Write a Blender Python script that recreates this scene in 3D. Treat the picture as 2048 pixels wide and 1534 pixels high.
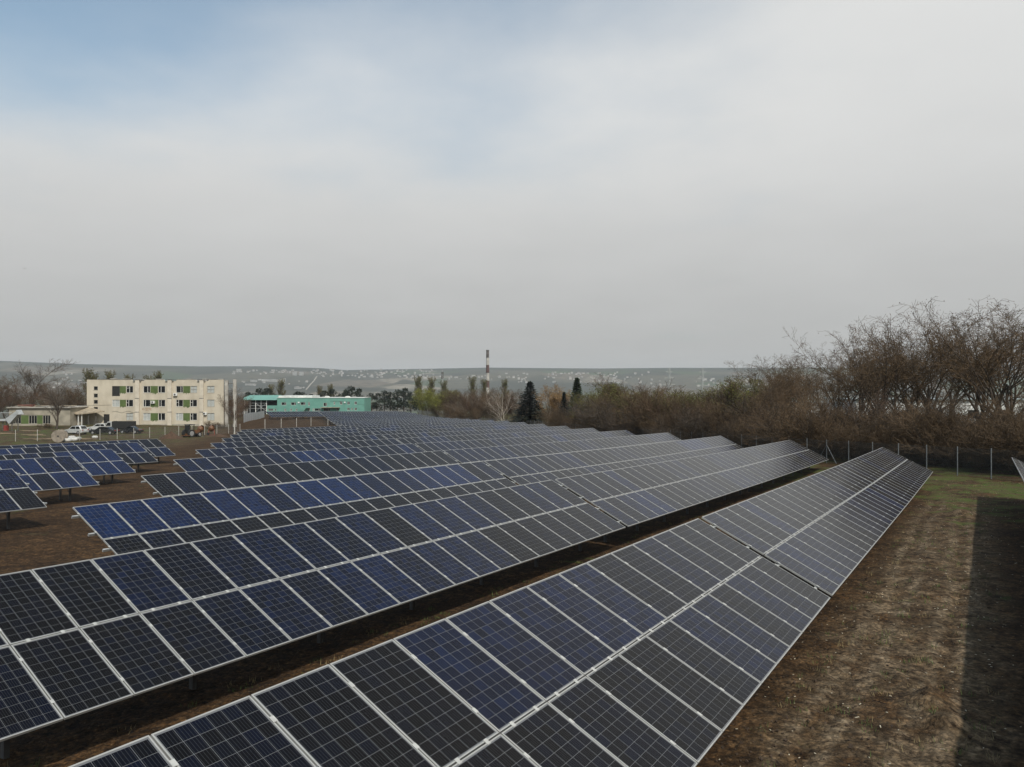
import bpy, math, random
import numpy as np
from mathutils import Vector, Matrix

for o in list(bpy.data.objects): bpy.data.objects.remove(o, do_unlink=True)
scene = bpy.context.scene
COL = scene.collection
R = math.radians
rnd = random.Random(7)

# ------------------------------------------------------------------ camera
CAM_H = 4.93                       # metres above the soil under the drone
FPX = 1541.65                      # focal length in pixels of a 2048 px wide picture
cam = bpy.data.cameras.new('camera'); cam_o = bpy.data.objects.new('camera', cam); COL.objects.link(cam_o)
cam.sensor_width = 36.0; cam.lens = FPX / 2048 * 36.0
cam.clip_start = 0.1; cam.clip_end = 40000
cam_o.location = (0, 0, CAM_H); cam_o.rotation_euler = (R(90), 0, 0)
scene.camera = cam_o

# ------------------------------------------------------------------ sun and sky
SUN_DIR = Vector((-0.336, 0.73, -1.0)).normalized()        # the way the light travels
sun_el = math.asin(-SUN_DIR.z)
sun_az = math.atan2(-SUN_DIR.x, -SUN_DIR.y)                 # compass angle of the sun from +Y towards +X
sl = bpy.data.lights.new('sun', 'SUN'); sl.energy = 3.6; sl.angle = R(1.2); sl.color = (1.0, 0.93, 0.82)
so = bpy.data.objects.new('sun', sl); COL.objects.link(so)
so.rotation_euler = SUN_DIR.to_track_quat('-Z', 'Y').to_euler()

world = bpy.data.worlds.new('World'); scene.world = world; world.use_nodes = True
def build_world():
    nt = world.node_tree; N = nt.nodes; L = nt.links; N.clear()
    out = N.new('ShaderNodeOutputWorld'); bg = N.new('ShaderNodeBackground'); bg.inputs[1].default_value = 0.15
    sky = N.new('ShaderNodeTexSky'); sky.sky_type = 'NISHITA'; sky.sun_disc = False
    sky.sun_elevation = sun_el; sky.sun_rotation = sun_az
    sky.air_density = 1.0; sky.dust_density = 2.0; sky.ozone_density = 1.4
    tc = N.new('ShaderNodeTexCoord'); sep = N.new('ShaderNodeSeparateXYZ'); L.new(tc.outputs['Generated'], sep.inputs[0])
    def math_(op, a, b=None, c=None):
        m = N.new('ShaderNodeMath'); m.operation = op
        for i, v in enumerate((a, b, c)):
            if v is None: continue
            if isinstance(v, (int, float)): m.inputs[i].default_value = v
            else: L.new(v, m.inputs[i])
        return m.outputs[0]
    def noise(vec, scale, detail, rough, off):
        mp = N.new('ShaderNodeMapping'); mp.inputs['Location'].default_value = off
        L.new(vec, mp.inputs[0]); n = N.new('ShaderNodeTexNoise'); n.inputs['Scale'].default_value = scale
        n.inputs['Detail'].default_value = detail; n.inputs['Roughness'].default_value = rough
        L.new(mp.outputs[0], n.inputs['Vector']); return n.outputs['Fac']
    # clouds lie in a high flat layer: project the view direction on it so that they flatten towards the horizon
    zc = math_('ADD', math_('MAXIMUM', sep.outputs['Z'], 0.0), 0.16)
    px = math_('DIVIDE', sep.outputs['X'], zc); py = math_('DIVIDE', sep.outputs['Y'], zc)
    cmb = N.new('ShaderNodeCombineXYZ'); L.new(px, cmb.inputs[0]); L.new(py, cmb.inputs[1])
    n1 = noise(cmb.outputs[0], 0.6, 2, 0.4, (3.1, 1.7, 0)); n2 = noise(cmb.outputs[0], 1.7, 5, 0.52, (7.3, 2.2, 0))
    cov = math_('ADD', math_('MULTIPLY', n1, 0.75), math_('MULTIPLY', n2, 0.46))
    # the veil is thinner high up and on the left, thick towards the right and near the horizon
    thin = math_('MULTIPLY', math_('MAXIMUM', math_('SUBTRACT', sep.outputs['Z'], 0.13), 0.0), math_('MAXIMUM', math_('SUBTRACT', 1.75, math_('MULTIPLY', sep.outputs['X'], 2.3)), 0.45))
    thin = math_('MINIMUM', thin, 0.80)
    cov = math_('SUBTRACT', math_('ADD', cov, 0.47), thin)
    rmp = N.new('ShaderNodeMapRange'); rmp.interpolation_type = 'SMOOTHSTEP'; L.new(cov, rmp.inputs[0])
    rmp.inputs[1].default_value = 0.28; rmp.inputs[2].default_value = 0.92; rmp.inputs[3].default_value = 0.22; rmp.inputs[4].default_value = 0.985
    hz = N.new('ShaderNodeMapRange'); hz.interpolation_type = 'SMOOTHSTEP'; L.new(sep.outputs['Z'], hz.inputs[0])
    hz.inputs[1].default_value = 0.0; hz.inputs[2].default_value = 0.38; hz.inputs[3].default_value = 0.0; hz.inputs[4].default_value = 1.0
    cc = N.new('ShaderNodeMixRGB'); L.new(hz.outputs[0], cc.inputs[0])
    cc.inputs[1].default_value = (3.15, 3.13, 3.08, 1); cc.inputs[2].default_value = (4.95, 4.98, 4.92, 1)
    br = N.new('ShaderNodeMapRange'); L.new(n2, br.inputs[0]); br.inputs[1].default_value = 0.25; br.inputs[2].default_value = 0.75
    br.inputs[3].default_value = 0.965; br.inputs[4].default_value = 1.035
    cb = N.new('ShaderNodeVectorMath'); cb.operation = 'SCALE'; L.new(cc.outputs[0], cb.inputs[0]); L.new(br.outputs[0], cb.inputs['Scale'])
    mix = N.new('ShaderNodeMixRGB'); tn = N.new('ShaderNodeVectorMath'); tn.operation = 'MULTIPLY'; L.new(sky.outputs[0], tn.inputs[0]); tn.inputs[1].default_value = (0.74, 0.98, 0.95)
    L.new(rmp.outputs[0], mix.inputs[0]); L.new(tn.outputs[0], mix.inputs[1]); L.new(cb.outputs[0], mix.inputs[2])
    L.new(mix.outputs[0], bg.inputs[0]); L.new(bg.outputs[0], out.inputs[0])
build_world()
vs = scene.view_settings; vs.view_transform = 'Standard'; vs.look = 'None'; vs.exposure = 0.0; vs.gamma = 1.0; vs.use_curve_mapping = False

# ------------------------------------------------------------------ helpers
UH = (0.52312, 0.85226)            # direction of the module rows on the map
PH_ = (-0.85226, 0.52312)          # across the rows, away from the drone
def up2xy(u, p): return u*UH[0]+p*PH_[0], u*UH[1]+p*PH_[1]

def sstep(x, a, b):
    t = np.clip((np.asarray(x, float)-a)/(b-a), 0, 1); return t*t*(3-2*t)

def resid(u, p):
    rr = (p-5.84)/7.8; s = (u-(-2.3+7.05*rr))/61.0
    dip = 0.38*sstep(s, 0.05, 0.95)*(1-sstep(rr, 4.5, 9.5))*sstep(rr, -9, -3)
    rise = -(1.95-0.55*sstep(s, 0, 1))*sstep(rr, 14.5, 22.0) - 1.2*sstep(rr, 22, 29)
    return dip+rise

RIDGE_X = [-4000, -900, 0, 170, 400, 520, 640, 690, 800, 980, 1200, 1330, 1530, 2048, 4000]
RIDGE_Y = [32, 34, 38, 34, 32, 33, 30, 26.5, 28.5, 32, 30, 31, 30, 28, 30]
def vnoise(x, y, seed=0):
    x = np.asarray(x, float); y = np.asarray(y, float)
    xi = np.floor(x).astype(np.int64); yi = np.floor(y).astype(np.int64); fx = x-xi; fy = y-yi
    fx = fx*fx*(3-2*fx); fy = fy*fy*(3-2*fy)
    def h(a, b):
        n = (a*374761393+b*668265263+seed*974711) & 0x7fffffff
        n = ((n ^ (n >> 13))*1274126177) & 0x7fffffff
        return ((n ^ (n >> 16)) & 0xffff)/65535.0
    return (h(xi, yi)*(1-fx)+h(xi+1, yi)*fx)*(1-fy)+(h(xi, yi+1)*(1-fx)+h(xi+1, yi+1)*fx)*fy

def terrain(x, y, detail=False):
    x = np.asarray(x, float); y = np.asarray(y, float)
    u = x*UH[0]+y*UH[1]; p = x*PH_[0]+y*PH_[1]
    near = -(0.0193*u+0.0258*p+resid(u, p))
    rr = np.hypot(x, y)
    near = np.maximum(near, -16+0*near)
    pxx = np.where(y > 1, 1024+FPX*x/np.maximum(y, 1), np.where(x > 0, 4000, -4000))
    rid = np.interp(pxx, RIDGE_X, RIDGE_Y)/FPX*5800+CAM_H
    base = np.interp(rr, [0, 300, 600, 1200, 2000, 2700, 3600], [-10, -12, -26, -62, -80, -70, -34])
    k = np.interp(rr, [3600, 4400, 5200, 5800, 6600, 9500], [0, 0.52, 0.86, 1.0, 0.98, 0.8])
    roll = (vnoise(x/900, y/900, 3)-0.5)*26*sstep(rr, 900, 2600)*(1-sstep(rr, 4600, 5600))
    far = base*(1-k)+rid*k+roll
    w = sstep(rr, 300, 720)
    z = near*(1-w)+far*w
    if detail:
        a = 1-sstep(rr, 45, 120)
        d = (vnoise(x/2.2, y/2.2, 5)-.5)*0.06+(vnoise(x/.55, y/.55, 6)-.5)*0.02+((vnoise(x/.22, y/.22, 8)-.5)*0.035+(vnoise(x/.09, y/.09, 28)-.5)*0.04)*(.35+.65*sstep(vnoise(x/1.7, y/1.7, 9), .35, .6))
        # wheel ruts along the strip in front of the first row
        rut = np.exp(-((p-0.75-0.15*np.sin(u*.21))/.2)**2)+np.exp(-((p-2.15-0.15*np.sin(u*.21))/.2)**2)
        d = d-0.07*rut*(0.55+0.45*np.sin(u*17))*(u < 46)
        hump = 0.35*np.exp(-(((u-41.2)/.9)**2+((p-0.9)/.5)**2))+0.28*np.exp(-(((u-14.6)/.35)**2+((p-0.75)/.3)**2))+0.2*np.exp(-(((u-13.7)/.35)**2+((p-0.55)/.3)**2))
        z = z+d*a+hump
    return z

def gz(x, y): return float(terrain(x, y))

def ray_ground(px, py, t0=5.0):
    """ground point that lies under pixel (px, py) of the 2048 px photograph"""
    dx = (px-1024)/FPX; dz = -(py-767)/FPX
    t = np.concatenate([np.arange(t0, 400, 0.25), np.arange(400, 9000, 4.0)])
    g = terrain(dx*t, t); hit = np.nonzero(CAM_H+dz*t < g)[0]
    k = t[hit[0]] if len(hit) else 5700.0
    return Vector((dx*k, k, gz(dx*k, k)))

def at_depth(px, t):
    x = (px-1024)/FPX*t; return Vector((x, t, gz(x, t)))

def zpix(py, t): return CAM_H-(py-767)/FPX*t

class MB:
    def __init__(self): self.v = []; self.f = []; self.m = []
    def add(self, vs, fs, mi=0):
        b = len(self.v); self.v += [tuple(q) for q in vs]
        for f in fs: self.f.append(tuple(b+i for i in f)); self.m.append(mi)
    def box(self, c, s, mi=0, rot=None, taper=1.0):
        hx, hy, hz = s[0]/2, s[1]/2, s[2]/2
        P = [Vector((x*(taper if z > 0 else 1), y*(taper if z > 0 else 1), z)) for z in (-hz, hz) for y in (-hy, hy) for x in (-hx, hx)]
        if rot is not None: P = [rot @ q for q in P]
        c = Vector(c); P = [q+c for q in P]
        self.add(P, [(0, 2, 3, 1), (4, 5, 7, 6), (0, 1, 5, 4), (2, 6, 7, 3), (0, 4, 6, 2), (1, 3, 7, 5)], mi)
    def bb(self, x0, x1, y0, y1, z0, z1, mi=0):
        self.box(((x0+x1)/2, (y0+y1)/2, (z0+z1)/2), (abs(x1-x0), abs(y1-y0), abs(z1-z0)), mi)
    def tube(self, p0, p1, r0, r1=None, n=6, mi=0, cap=False):
        p0 = Vector(p0); p1 = Vector(p1); r1 = r0 if r1 is None else r1
        d = (p1-p0); 
        if d.length < 1e-6: return
        d.normalize(); a = d.orthogonal().normalized(); b = d.cross(a)
        P = []
        for q, r in ((p0, r0), (p1, r1)):
            for i in range(n):
                an = 2*math.pi*i/n; P.append(q+(a*math.cos(an)+b*math.sin(an))*r)
        F = [(i, (i+1) % n, n+(i+1) % n, n+i) for i in range(n)]
        if cap: F += [tuple(range(n-1, -1, -1)), tuple(range(n, 2*n))]
        self.add(P, F, mi)
    def prism(self, poly, y0, y1, mi=0):
        """polygon in x-z extruded along y"""
        n = len(poly); P = [(x, y0, z) for x, z in poly]+[(x, y1, z) for x, z in poly]
        F = [(i, n+i, n+(i+1) % n, (i+1) % n) for i in range(n)]+[tuple(range(n)), tuple(range(2*n-1, n-1, -1))]
        self.add(P, F, mi)
    def mesh(self, name, mats, smooth=False):
        me = bpy.data.meshes.new(name); me.from_pydata(self.v, [], self.f)
        for m in (mats if isinstance(mats, (list, tuple)) else [mats]): me.materials.append(m)
        me.polygons.foreach_set('material_index', self.m)
        if smooth: me.polygons.foreach_set('use_smooth', [True]*len(self.f))
        me.update(); return me
    def build(self, name, mats, parent=None, smooth=False, **kw):
        return link(name, self.mesh(name, mats, smooth), parent, **kw)

def link(name, me, parent=None, loc=None, rot=None, kind=None):
    o = bpy.data.objects.new(name, me); COL.objects.link(o)
    if parent is not None: o.parent = parent
    if loc is not None: o.location = loc
    if rot is not None: o.rotation_euler = rot
    if kind: o['kind'] = kind
    return o
def tag(o, label, cat, group=None):
    o['label'] = label; o['category'] = cat
    if group: o['group'] = group
    return o
def thing(name, label, cat, loc=(0, 0, 0), rotz=0, group=None):
    o = bpy.data.objects.new(name, None); COL.objects.link(o); o.empty_display_size = 0.3
    o.location = loc; o.rotation_euler = (0, 0, rotz)
    return tag(o, label, cat, group)

# ------------------------------------------------------------------ materials
def mat(name, col, rough=0.7, var=0.25, scale=3.0, metal=0.0, spec=0.5, col2=None, bump=0.0, stretch=(1, 1, 1), detail=5, lo=.35, hi=.65):
    m = bpy.data.materials.new(name); m.use_nodes = True; nt = m.node_tree; N = nt.nodes; L = nt.links
    b = N['Principled BSDF']; b.inputs['Roughness'].default_value = rough; b.inputs['Metallic'].default_value = metal
    b.inputs['Specular IOR Level'].default_value = spec
    tc = N.new('ShaderNodeTexCoord'); mp = N.new('ShaderNodeMapping'); L.new(tc.outputs['Object'], mp.inputs[0]); mp.inputs['Scale'].default_value = stretch
    n = N.new('ShaderNodeTexNoise'); n.inputs['Scale'].default_value = scale; n.inputs['Detail'].default_value = detail; L.new(mp.outputs[0], n.inputs['Vector'])
    r = N.new('ShaderNodeMapRange'); L.new(n.outputs['Fac'], r.inputs[0]); r.inputs[1].default_value = lo; r.inputs[2].default_value = hi
    mx = N.new('ShaderNodeMixRGB'); L.new(r.outputs[0], mx.inputs[0])
    c2 = col2 or tuple(c*(1-var) for c in col); c1 = col if col2 else tuple(min(1, c*(1+var)) for c in col)
    mx.inputs[1].default_value = (*c2, 1); mx.inputs[2].default_value = (*c1, 1)
    L.new(mx.outputs[0], b.inputs['Base Color'])
    if bump:
        bp = N.new('ShaderNodeBump'); bp.inputs['Strength'].default_value = bump; bp.inputs['Distance'].default_value = 0.02
        L.new(n.outputs['Fac'], bp.inputs['Height']); L.new(bp.outputs[0], b.inputs['Normal'])
    return m
def glass_dark(name, col=(0.012, 0.014, 0.016), rough=0.08):
    return mat(name, col, rough, 0.3, 1.5, spec=0.5)

M = {}
M['alu'] = mat('aluminium_frame', (0.37, 0.37, 0.36), 0.42, 0.08, 4, metal=0.25)
M['steel'] = mat('galvanised_steel', (0.42, 0.43, 0.43), 0.5, 0.15, 6, metal=0.4)
M['dark_steel'] = mat('weathered_steel', (0.12, 0.115, 0.11), 0.6, 0.25, 5, metal=0.3)
M['clamp'] = mat('clamp_metal', (0.44, 0.44, 0.425), 0.4, 0.1, 20, metal=0.2)

def pv_material():
    m = bpy.data.materials.new('photovoltaic_glass'); m.use_nodes = True; nt = m.node_tree; N = nt.nodes; L = nt.links
    b = N['Principled BSDF']
    def mth(op, a, b_=None, c=None, clamp=False):
        k = N.new('ShaderNodeMath'); k.operation = op; k.use_clamp = clamp
        for i, v in enumerate((a, b_, c)):
            if v is None: continue
            if isinstance(v, (int, float)): k.inputs[i].default_value = v
            else: L.new(v, k.inputs[i])
        return k.outputs[0]
    uv = N.new('ShaderNodeUVMap'); uv.uv_map = 'UVMap'; sp = N.new('ShaderNodeSeparateXYZ'); L.new(uv.outputs[0], sp.inputs[0])
    U, V = sp.outputs[0], sp.outputs[1]
    ti = N.new('ShaderNodeAttribute'); ti.attribute_name = 'tint'; sd = N.new('ShaderNodeAttribute'); sd.attribute_name = 'seed'
    fu = mth('FRACT', U); fv = mth('FRACT', V)
    du = mth('MINIMUM', fu, mth('SUBTRACT', 1.0, fu)); dv = mth('MINIMUM', fv, mth('SUBTRACT', 1.0, fv))
    line = mth('MAXIMUM', mth('LESS_THAN', du, 0.013), mth('LESS_THAN', dv, 0.011))
    fb = mth('FRACT', mth('MULTIPLY', fu, 5.0)); bus = mth('LESS_THAN', mth('ABSOLUTE', mth('SUBTRACT', fb, 0.5)), 0.04)
    outu = mth('MAXIMUM', mth('GREATER_THAN', mth('ABSOLUTE', mth('SUBTRACT', U, 3.0)), 3.01), mth('GREATER_THAN', mth('ABSOLUTE', mth('SUBTRACT', V, 5.0)), 5.01))
    wn = N.new('ShaderNodeTexWhiteNoise'); wn.noise_dimensions = '3D'; cb = N.new('ShaderNodeCombineXYZ')
    L.new(mth('FLOOR', U), cb.inputs[0]); L.new(mth('FLOOR', V), cb.inputs[1]); L.new(mth('MULTIPLY', sd.outputs['Fac'], 917.3), cb.inputs[2]); L.new(cb.outputs[0], wn.inputs[0])
    # crystal flecks of the polycrystalline wafer
    vo = N.new('ShaderNodeTexVoronoi'); vo.inputs['Scale'].default_value = 9.0; L.new(uv.outputs[0], vo.inputs['Vector'])
    fl = N.new('ShaderNodeSeparateXYZ'); L.new(vo.outputs['Color'], fl.inputs[0])
    amt = mth('ADD', ti.outputs['Fac'], mth('ADD', mth('MULTIPLY', mth('SUBTRACT', wn.outputs['Value'], 0.5), 0.34), mth('MULTIPLY', mth('SUBTRACT', fl.outputs[0], 0.5), 0.12)), clamp=True)
    rp = N.new('ShaderNodeValToRGB'); L.new(amt, rp.inputs[0]); e = rp.color_ramp.elements
    e[0].position = 0.0; e[0].color = (0.0048, 0.0046, 0.0050, 1); e[1].position = 1.0; e[1].color = (0.0062, 0.0155, 0.056, 1)
    for pos, c in ((0.3, (0.0042, 0.0052, 0.0100, 1)), (0.5, (0.0046, 0.0068, 0.0180, 1)), (0.75, (0.0055, 0.0105, 0.034, 1))):
        k = rp.color_ramp.elements.new(pos); k.color = c
    c1 = N.new('ShaderNodeMixRGB'); L.new(mth('MULTIPLY', bus, 0.20), c1.inputs[0]); L.new(rp.outputs[0], c1.inputs[1]); c1.inputs[2].default_value = (0.19, 0.20, 0.22, 1)
    c2 = N.new('ShaderNodeMixRGB'); L.new(mth('MAXIMUM', line, outu), c2.inputs[0]); L.new(c1.outputs[0], c2.inputs[1]); c2.inputs[2].default_value = (0.135, 0.14, 0.15, 1)
    # thin uneven film of dust
    geo = N.new('ShaderNodeNewGeometry'); dn = N.new('ShaderNodeTexNoise'); dn.inputs['Scale'].default_value = 1.3; dn.inputs['Detail'].default_value = 4; L.new(geo.outputs['Position'], dn.inputs['Vector'])
    dm = N.new('ShaderNodeMapRange'); L.new(dn.outputs['Fac'], dm.inputs[0]); dm.inputs[1].default_value = .35; dm.inputs[2].default_value = .75; dm.inputs[3].default_value = 0.0; dm.inputs[4].default_value = 0.004
    c3 = N.new('ShaderNodeMixRGB'); L.new(dm.outputs[0], c3.inputs[0]); L.new(c2.outputs[0], c3.inputs[1]); c3.inputs[2].default_value = (0.42, 0.38, 0.33, 1)
    L.new(c3.outputs[0], b.inputs['Base Color'])
    b.inputs['Roughness'].default_value = 0.15; b.inputs['IOR'].default_value = 1.18; b.inputs['Specular IOR Level'].default_value = 0.5
    return m
M['pv'] = pv_material()

# ------------------------------------------------------------------ ground: one sheet from the drone's feet to beyond the horizon
def ground_material():
    m = bpy.data.materials.new('soil_and_fields'); m.use_nodes = True; nt = m.node_tree; N = nt.nodes; L = nt.links
    b = N['Principled BSDF']; b.inputs['Roughness'].default_value = 0.95; b.inputs['Specular IOR Level'].default_value = 0.15
    tc = N.new('ShaderNodeTexCoord'); P = tc.outputs['Object']
    def noise(scale, det, rg=0.55, off=0.0, st=(1, 1, 1)):
        mp = N.new('ShaderNodeMapping'); mp.inputs['Location'].default_value = (off, off*1.7, 0); mp.inputs['Scale'].default_value = st; L.new(P, mp.inputs[0])
        n = N.new('ShaderNodeTexNoise'); n.inputs['Scale'].default_value = scale; n.inputs['Detail'].default_value = det; n.inputs['Roughness'].default_value = rg
        L.new(mp.outputs[0], n.inputs['Vector']); return n.outputs['Fac']
    def rng(x, a, b_, c=0, d=1):
        r = N.new('ShaderNodeMapRange'); L.new(x, r.inputs[0]); r.inputs[1].default_value = a; r.inputs[2].default_value = b_; r.inputs[3].default_value = c; r.inputs[4].default_value = d; return r.outputs[0]
    def mx(f, a, b_):
        k = N.new('ShaderNodeMixRGB')
        for i, v in enumerate((f, a, b_)):
            if isinstance(v, tuple): k.inputs[i].default_value = (*v, 1)
            elif isinstance(v, float): k.inputs[i].default_value = v
            else: L.new(v, k.inputs[i])
        return k.outputs[0]
    def mul(a, b_):
        k = N.new('ShaderNodeMath'); k.operation = 'MULTIPLY'; L.new(a, k.inputs[0])
        if isinstance(b_, float): k.inputs[1].default_value = b_
        else: L.new(b_, k.inputs[1])
        return k.outputs[0]
    def attr(nm): a = N.new('ShaderNodeAttribute'); a.attribute_name = nm; return a.outputs['Fac']
    soil = mx(rng(noise(0.6, 8, 0.65), .36, .66), (0.022, 0.0118, 0.0050), (0.074, 0.040, 0.0165))
    soil = mx(rng(noise(9.0, 6, 0.75, 3), .50, .62), soil, (0.0105, 0.0062, 0.0038))
    soil = mx(mul(rng(noise(20.0, 4, 0.65, 9), .57, .68), 0.6), soil, (0.115, 0.084, 0.050))
    pale = mx(rng(noise(1.3, 9, 0.75, 5), .42, .60), (0.060, 0.042, 0.024), (0.150, 0.112, 0.072))
    soil = mx(mul(attr('pale'), rng(noise(1.4, 7, .65, 14), .34, .58)), soil, pale)
    tyre = mx(rng(noise(3.0, 6, .7, 41), .4, .6), (0.105, 0.078, 0.050), (0.165, 0.128, 0.086))
    soil = mx(mul(attr('track'), rng(noise(2.0, 7, .7, 17), .30, .55)), soil, tyre)
    soil = mx(rng(noise(4.0, 9, 0.8, 21), .53, .62), soil, (0.0165, 0.0095, 0.0052))
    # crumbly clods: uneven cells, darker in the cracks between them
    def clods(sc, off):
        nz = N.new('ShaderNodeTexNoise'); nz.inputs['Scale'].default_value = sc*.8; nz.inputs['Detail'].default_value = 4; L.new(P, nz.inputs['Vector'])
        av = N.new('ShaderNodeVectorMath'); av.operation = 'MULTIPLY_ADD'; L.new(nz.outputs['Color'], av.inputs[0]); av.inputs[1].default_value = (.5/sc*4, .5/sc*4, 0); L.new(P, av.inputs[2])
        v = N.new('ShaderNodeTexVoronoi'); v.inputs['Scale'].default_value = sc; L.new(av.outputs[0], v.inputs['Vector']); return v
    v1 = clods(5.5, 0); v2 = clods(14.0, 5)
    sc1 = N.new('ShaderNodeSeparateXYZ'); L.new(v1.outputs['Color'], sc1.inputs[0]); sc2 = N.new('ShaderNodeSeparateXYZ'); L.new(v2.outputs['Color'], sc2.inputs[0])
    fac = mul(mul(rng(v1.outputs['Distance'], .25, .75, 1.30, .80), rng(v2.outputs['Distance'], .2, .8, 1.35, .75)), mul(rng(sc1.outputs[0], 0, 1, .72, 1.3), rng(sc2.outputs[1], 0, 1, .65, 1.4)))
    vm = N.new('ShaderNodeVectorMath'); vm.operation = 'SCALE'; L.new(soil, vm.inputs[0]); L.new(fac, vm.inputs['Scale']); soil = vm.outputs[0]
    gr = mx(rng(noise(1.3, 9, .75, 2), .42, .58), (0.080, 0.060, 0.030), (0.052, 0.092, 0.014))
    gm = N.new('ShaderNodeMath'); gm.operation = 'ADD'; L.new(attr('grass'), gm.inputs[0]); L.new(rng(noise(0.35, 9, .72, 31), .32, .68, -.55, .55), gm.inputs[1])
    near = mx(mul(rng(gm.outputs[0], .42, .60), rng(noise(8.0, 5, .6, 4), .30, .55, .3, 1.0)), soil, gr)
    # far fields
    vo = N.new('ShaderNodeTexVoronoi'); vo.inputs['Scale'].default_value = 0.0042; mp = N.new('ShaderNodeMapping'); mp.inputs['Scale'].default_value = (1, .45, 0); L.new(P, mp.inputs[0]); L.new(mp.outputs[0], vo.inputs['Vector'])
    sx = N.new('ShaderNodeSeparateXYZ'); L.new(vo.outputs['Color'], sx.inputs[0])
    rp = N.new('ShaderNodeValToRGB'); L.new(sx.outputs[0], rp.inputs[0]); rp.color_ramp.interpolation = 'CONSTANT'
    e = rp.color_ramp.elements; e[0].color = (0.090, 0.080, 0.055, 1); e[1].position = .25; e[1].color = (0.055, 0.078, 0.032, 1)
    for pos, c in ((.5, (0.13, 0.105, 0.078, 1)), (.70, (0.050, 0.048, 0.032, 1)), (.86, (0.22, 0.19, 0.15, 1))):
        k = rp.color_ramp.elements.new(pos); k.color = c
    field = mx(rng(noise(0.02, 7, .65, 3), .42, .60, 0, .75), rp.outputs[0], (0.050, 0.048, 0.034))
    field = mx(attr('wood'), field, (0.030, 0.032, 0.022))
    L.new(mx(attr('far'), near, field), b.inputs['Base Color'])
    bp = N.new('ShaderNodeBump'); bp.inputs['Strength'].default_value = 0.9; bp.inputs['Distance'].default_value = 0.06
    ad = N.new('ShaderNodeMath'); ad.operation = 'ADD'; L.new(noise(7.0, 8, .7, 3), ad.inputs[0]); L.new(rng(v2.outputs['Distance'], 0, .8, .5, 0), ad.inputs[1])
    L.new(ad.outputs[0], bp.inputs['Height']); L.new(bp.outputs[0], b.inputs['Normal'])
    return m

def build_ground():
    fine = np.radians(np.linspace(-46, 46, 540)); coarse = np.radians(np.linspace(46, 314, 68))[1:-1]
    ang = np.concatenate([fine, coarse]); rad = [0.6]
    while rad[-1] < 9300: rad.append(rad[-1]*(1.0135 if rad[-1] > 6 else 1.06))
    rad = np.array(rad); A, RR = np.meshgrid(ang, rad)
    X = np.sin(A)*RR; Y = np.cos(A)*RR; Z = terrain(X, Y, True)
    na, nr = len(ang), len(rad)
    V = np.stack([X, Y, Z], -1).reshape(-1, 3); V = np.vstack([V, [[0, 0, gz(0, 0)]]])
    i = np.arange(na); j = (i+1) % na; F = []
    q = (np.arange(nr-1)*na)[:, None]
    F = np.stack([q+i, q+j, q+na+j, q+na+i], -1).reshape(-1, 4)[:, ::-1]
    faces = F.tolist()+[[int(a), int(b_), len(V)-1] for a, b_ in zip(i, j)]
    me = bpy.data.meshes.new('ground'); me.from_pydata(V.tolist(), [], faces); me.polygons.foreach_set('use_smooth', [True]*len(faces))
    x, y = V[:, 0], V[:, 1]; u = x*UH[0]+y*UH[1]; p = x*PH_[0]+y*PH_[1]; rr = np.hypot(x, y)
    pale = np.clip(sstep(p, -0.9, 0.2)*(1-sstep(p, 2.2, 3.6))*(1-sstep(u, 30, 52)*.7), 0, 1)
    edge = u-(52+0.93*(p-1))                                     # towards the fence beyond the right-hand row ends
    grass = 0.22+0.29*sstep(edge, -17, -2)+0*p
    lft = (-2.3+7.05*(p-5.84)/7.8)-u                             # how far left of the row ends
    grass = grass+0.10*sstep(lft, -5, 5)*sstep(p, 100, 118)+0.15*sstep(lft, 6, 26)*sstep(p, 92, 112)
    grass = grass-0.25*(edge < -14)*(lft < 9)
    pale = np.maximum(pale, .75*sstep(lft, 5, 16)*sstep(p, 84, 100)*(1-sstep(rr, 230, 280)))
    grass = np.maximum(grass, .55*sstep(rr, 260, 330))
    grass = np.where(rr < 3, .2, grass)
    farm = sstep(rr, 480, 800)
    pix = np.where(y > 1, 1024+FPX*x/np.maximum(y, 1), 0)
    wood = sstep(rr, 4750, 5150)*(0.55+0.45*(vnoise(pix/90, rr/400, 4) > .32))
    wood = np.maximum(wood, (vnoise(x/420, y/300, 14) > .66)*sstep(rr, 2300, 2800)*.8)
    wob = 0.15*np.sin(u*.21)+.06*np.sin(u*.7)
    tread = .62+.38*np.sign(np.sin(u*17+6*np.abs(p-wob)))
    track = np.zeros_like(u)
    for pc in (0.42, 0.98, 1.85, 2.42): track = np.maximum(track, np.exp(-((p-pc-wob)/.13)**4))
    track = track*tread*(u < 47)*(u > 4)*(.55+.45*vnoise(u/3.0, p/.8, 51))
    pale = pale*.72
    for nm, a in (('track', track), ('pale', pale), ('grass', grass), ('far', farm), ('wood', wood)):
        at = me.attributes.new(nm, 'FLOAT', 'POINT'); at.data.foreach_set('value', a.astype(np.float32))
    me.materials.append(ground_material()); me.update()
    link('ground', me, kind='structure')

LEFT = [-2.24, 4.77, 11.76, 18.8, 25.67, 32.72, 39.79, 46.9, 53.98, 61.07, 67.95]
def left_end(r): return LEFT[r] if 0 <= r <= 10 else -2.45+7.05*r
build_ground()

# ------------------------------------------------------------------ solar tables: 20 x 2 modules on purlins and posts
PW, PL = 1.012, 1.660              # module pitch along the row and down the slope
TILT = R(26.2); TOP = 2.31
ct, st_ = math.cos(TILT), math.sin(TILT)
MW, ML = 0.992, 1.640

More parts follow.
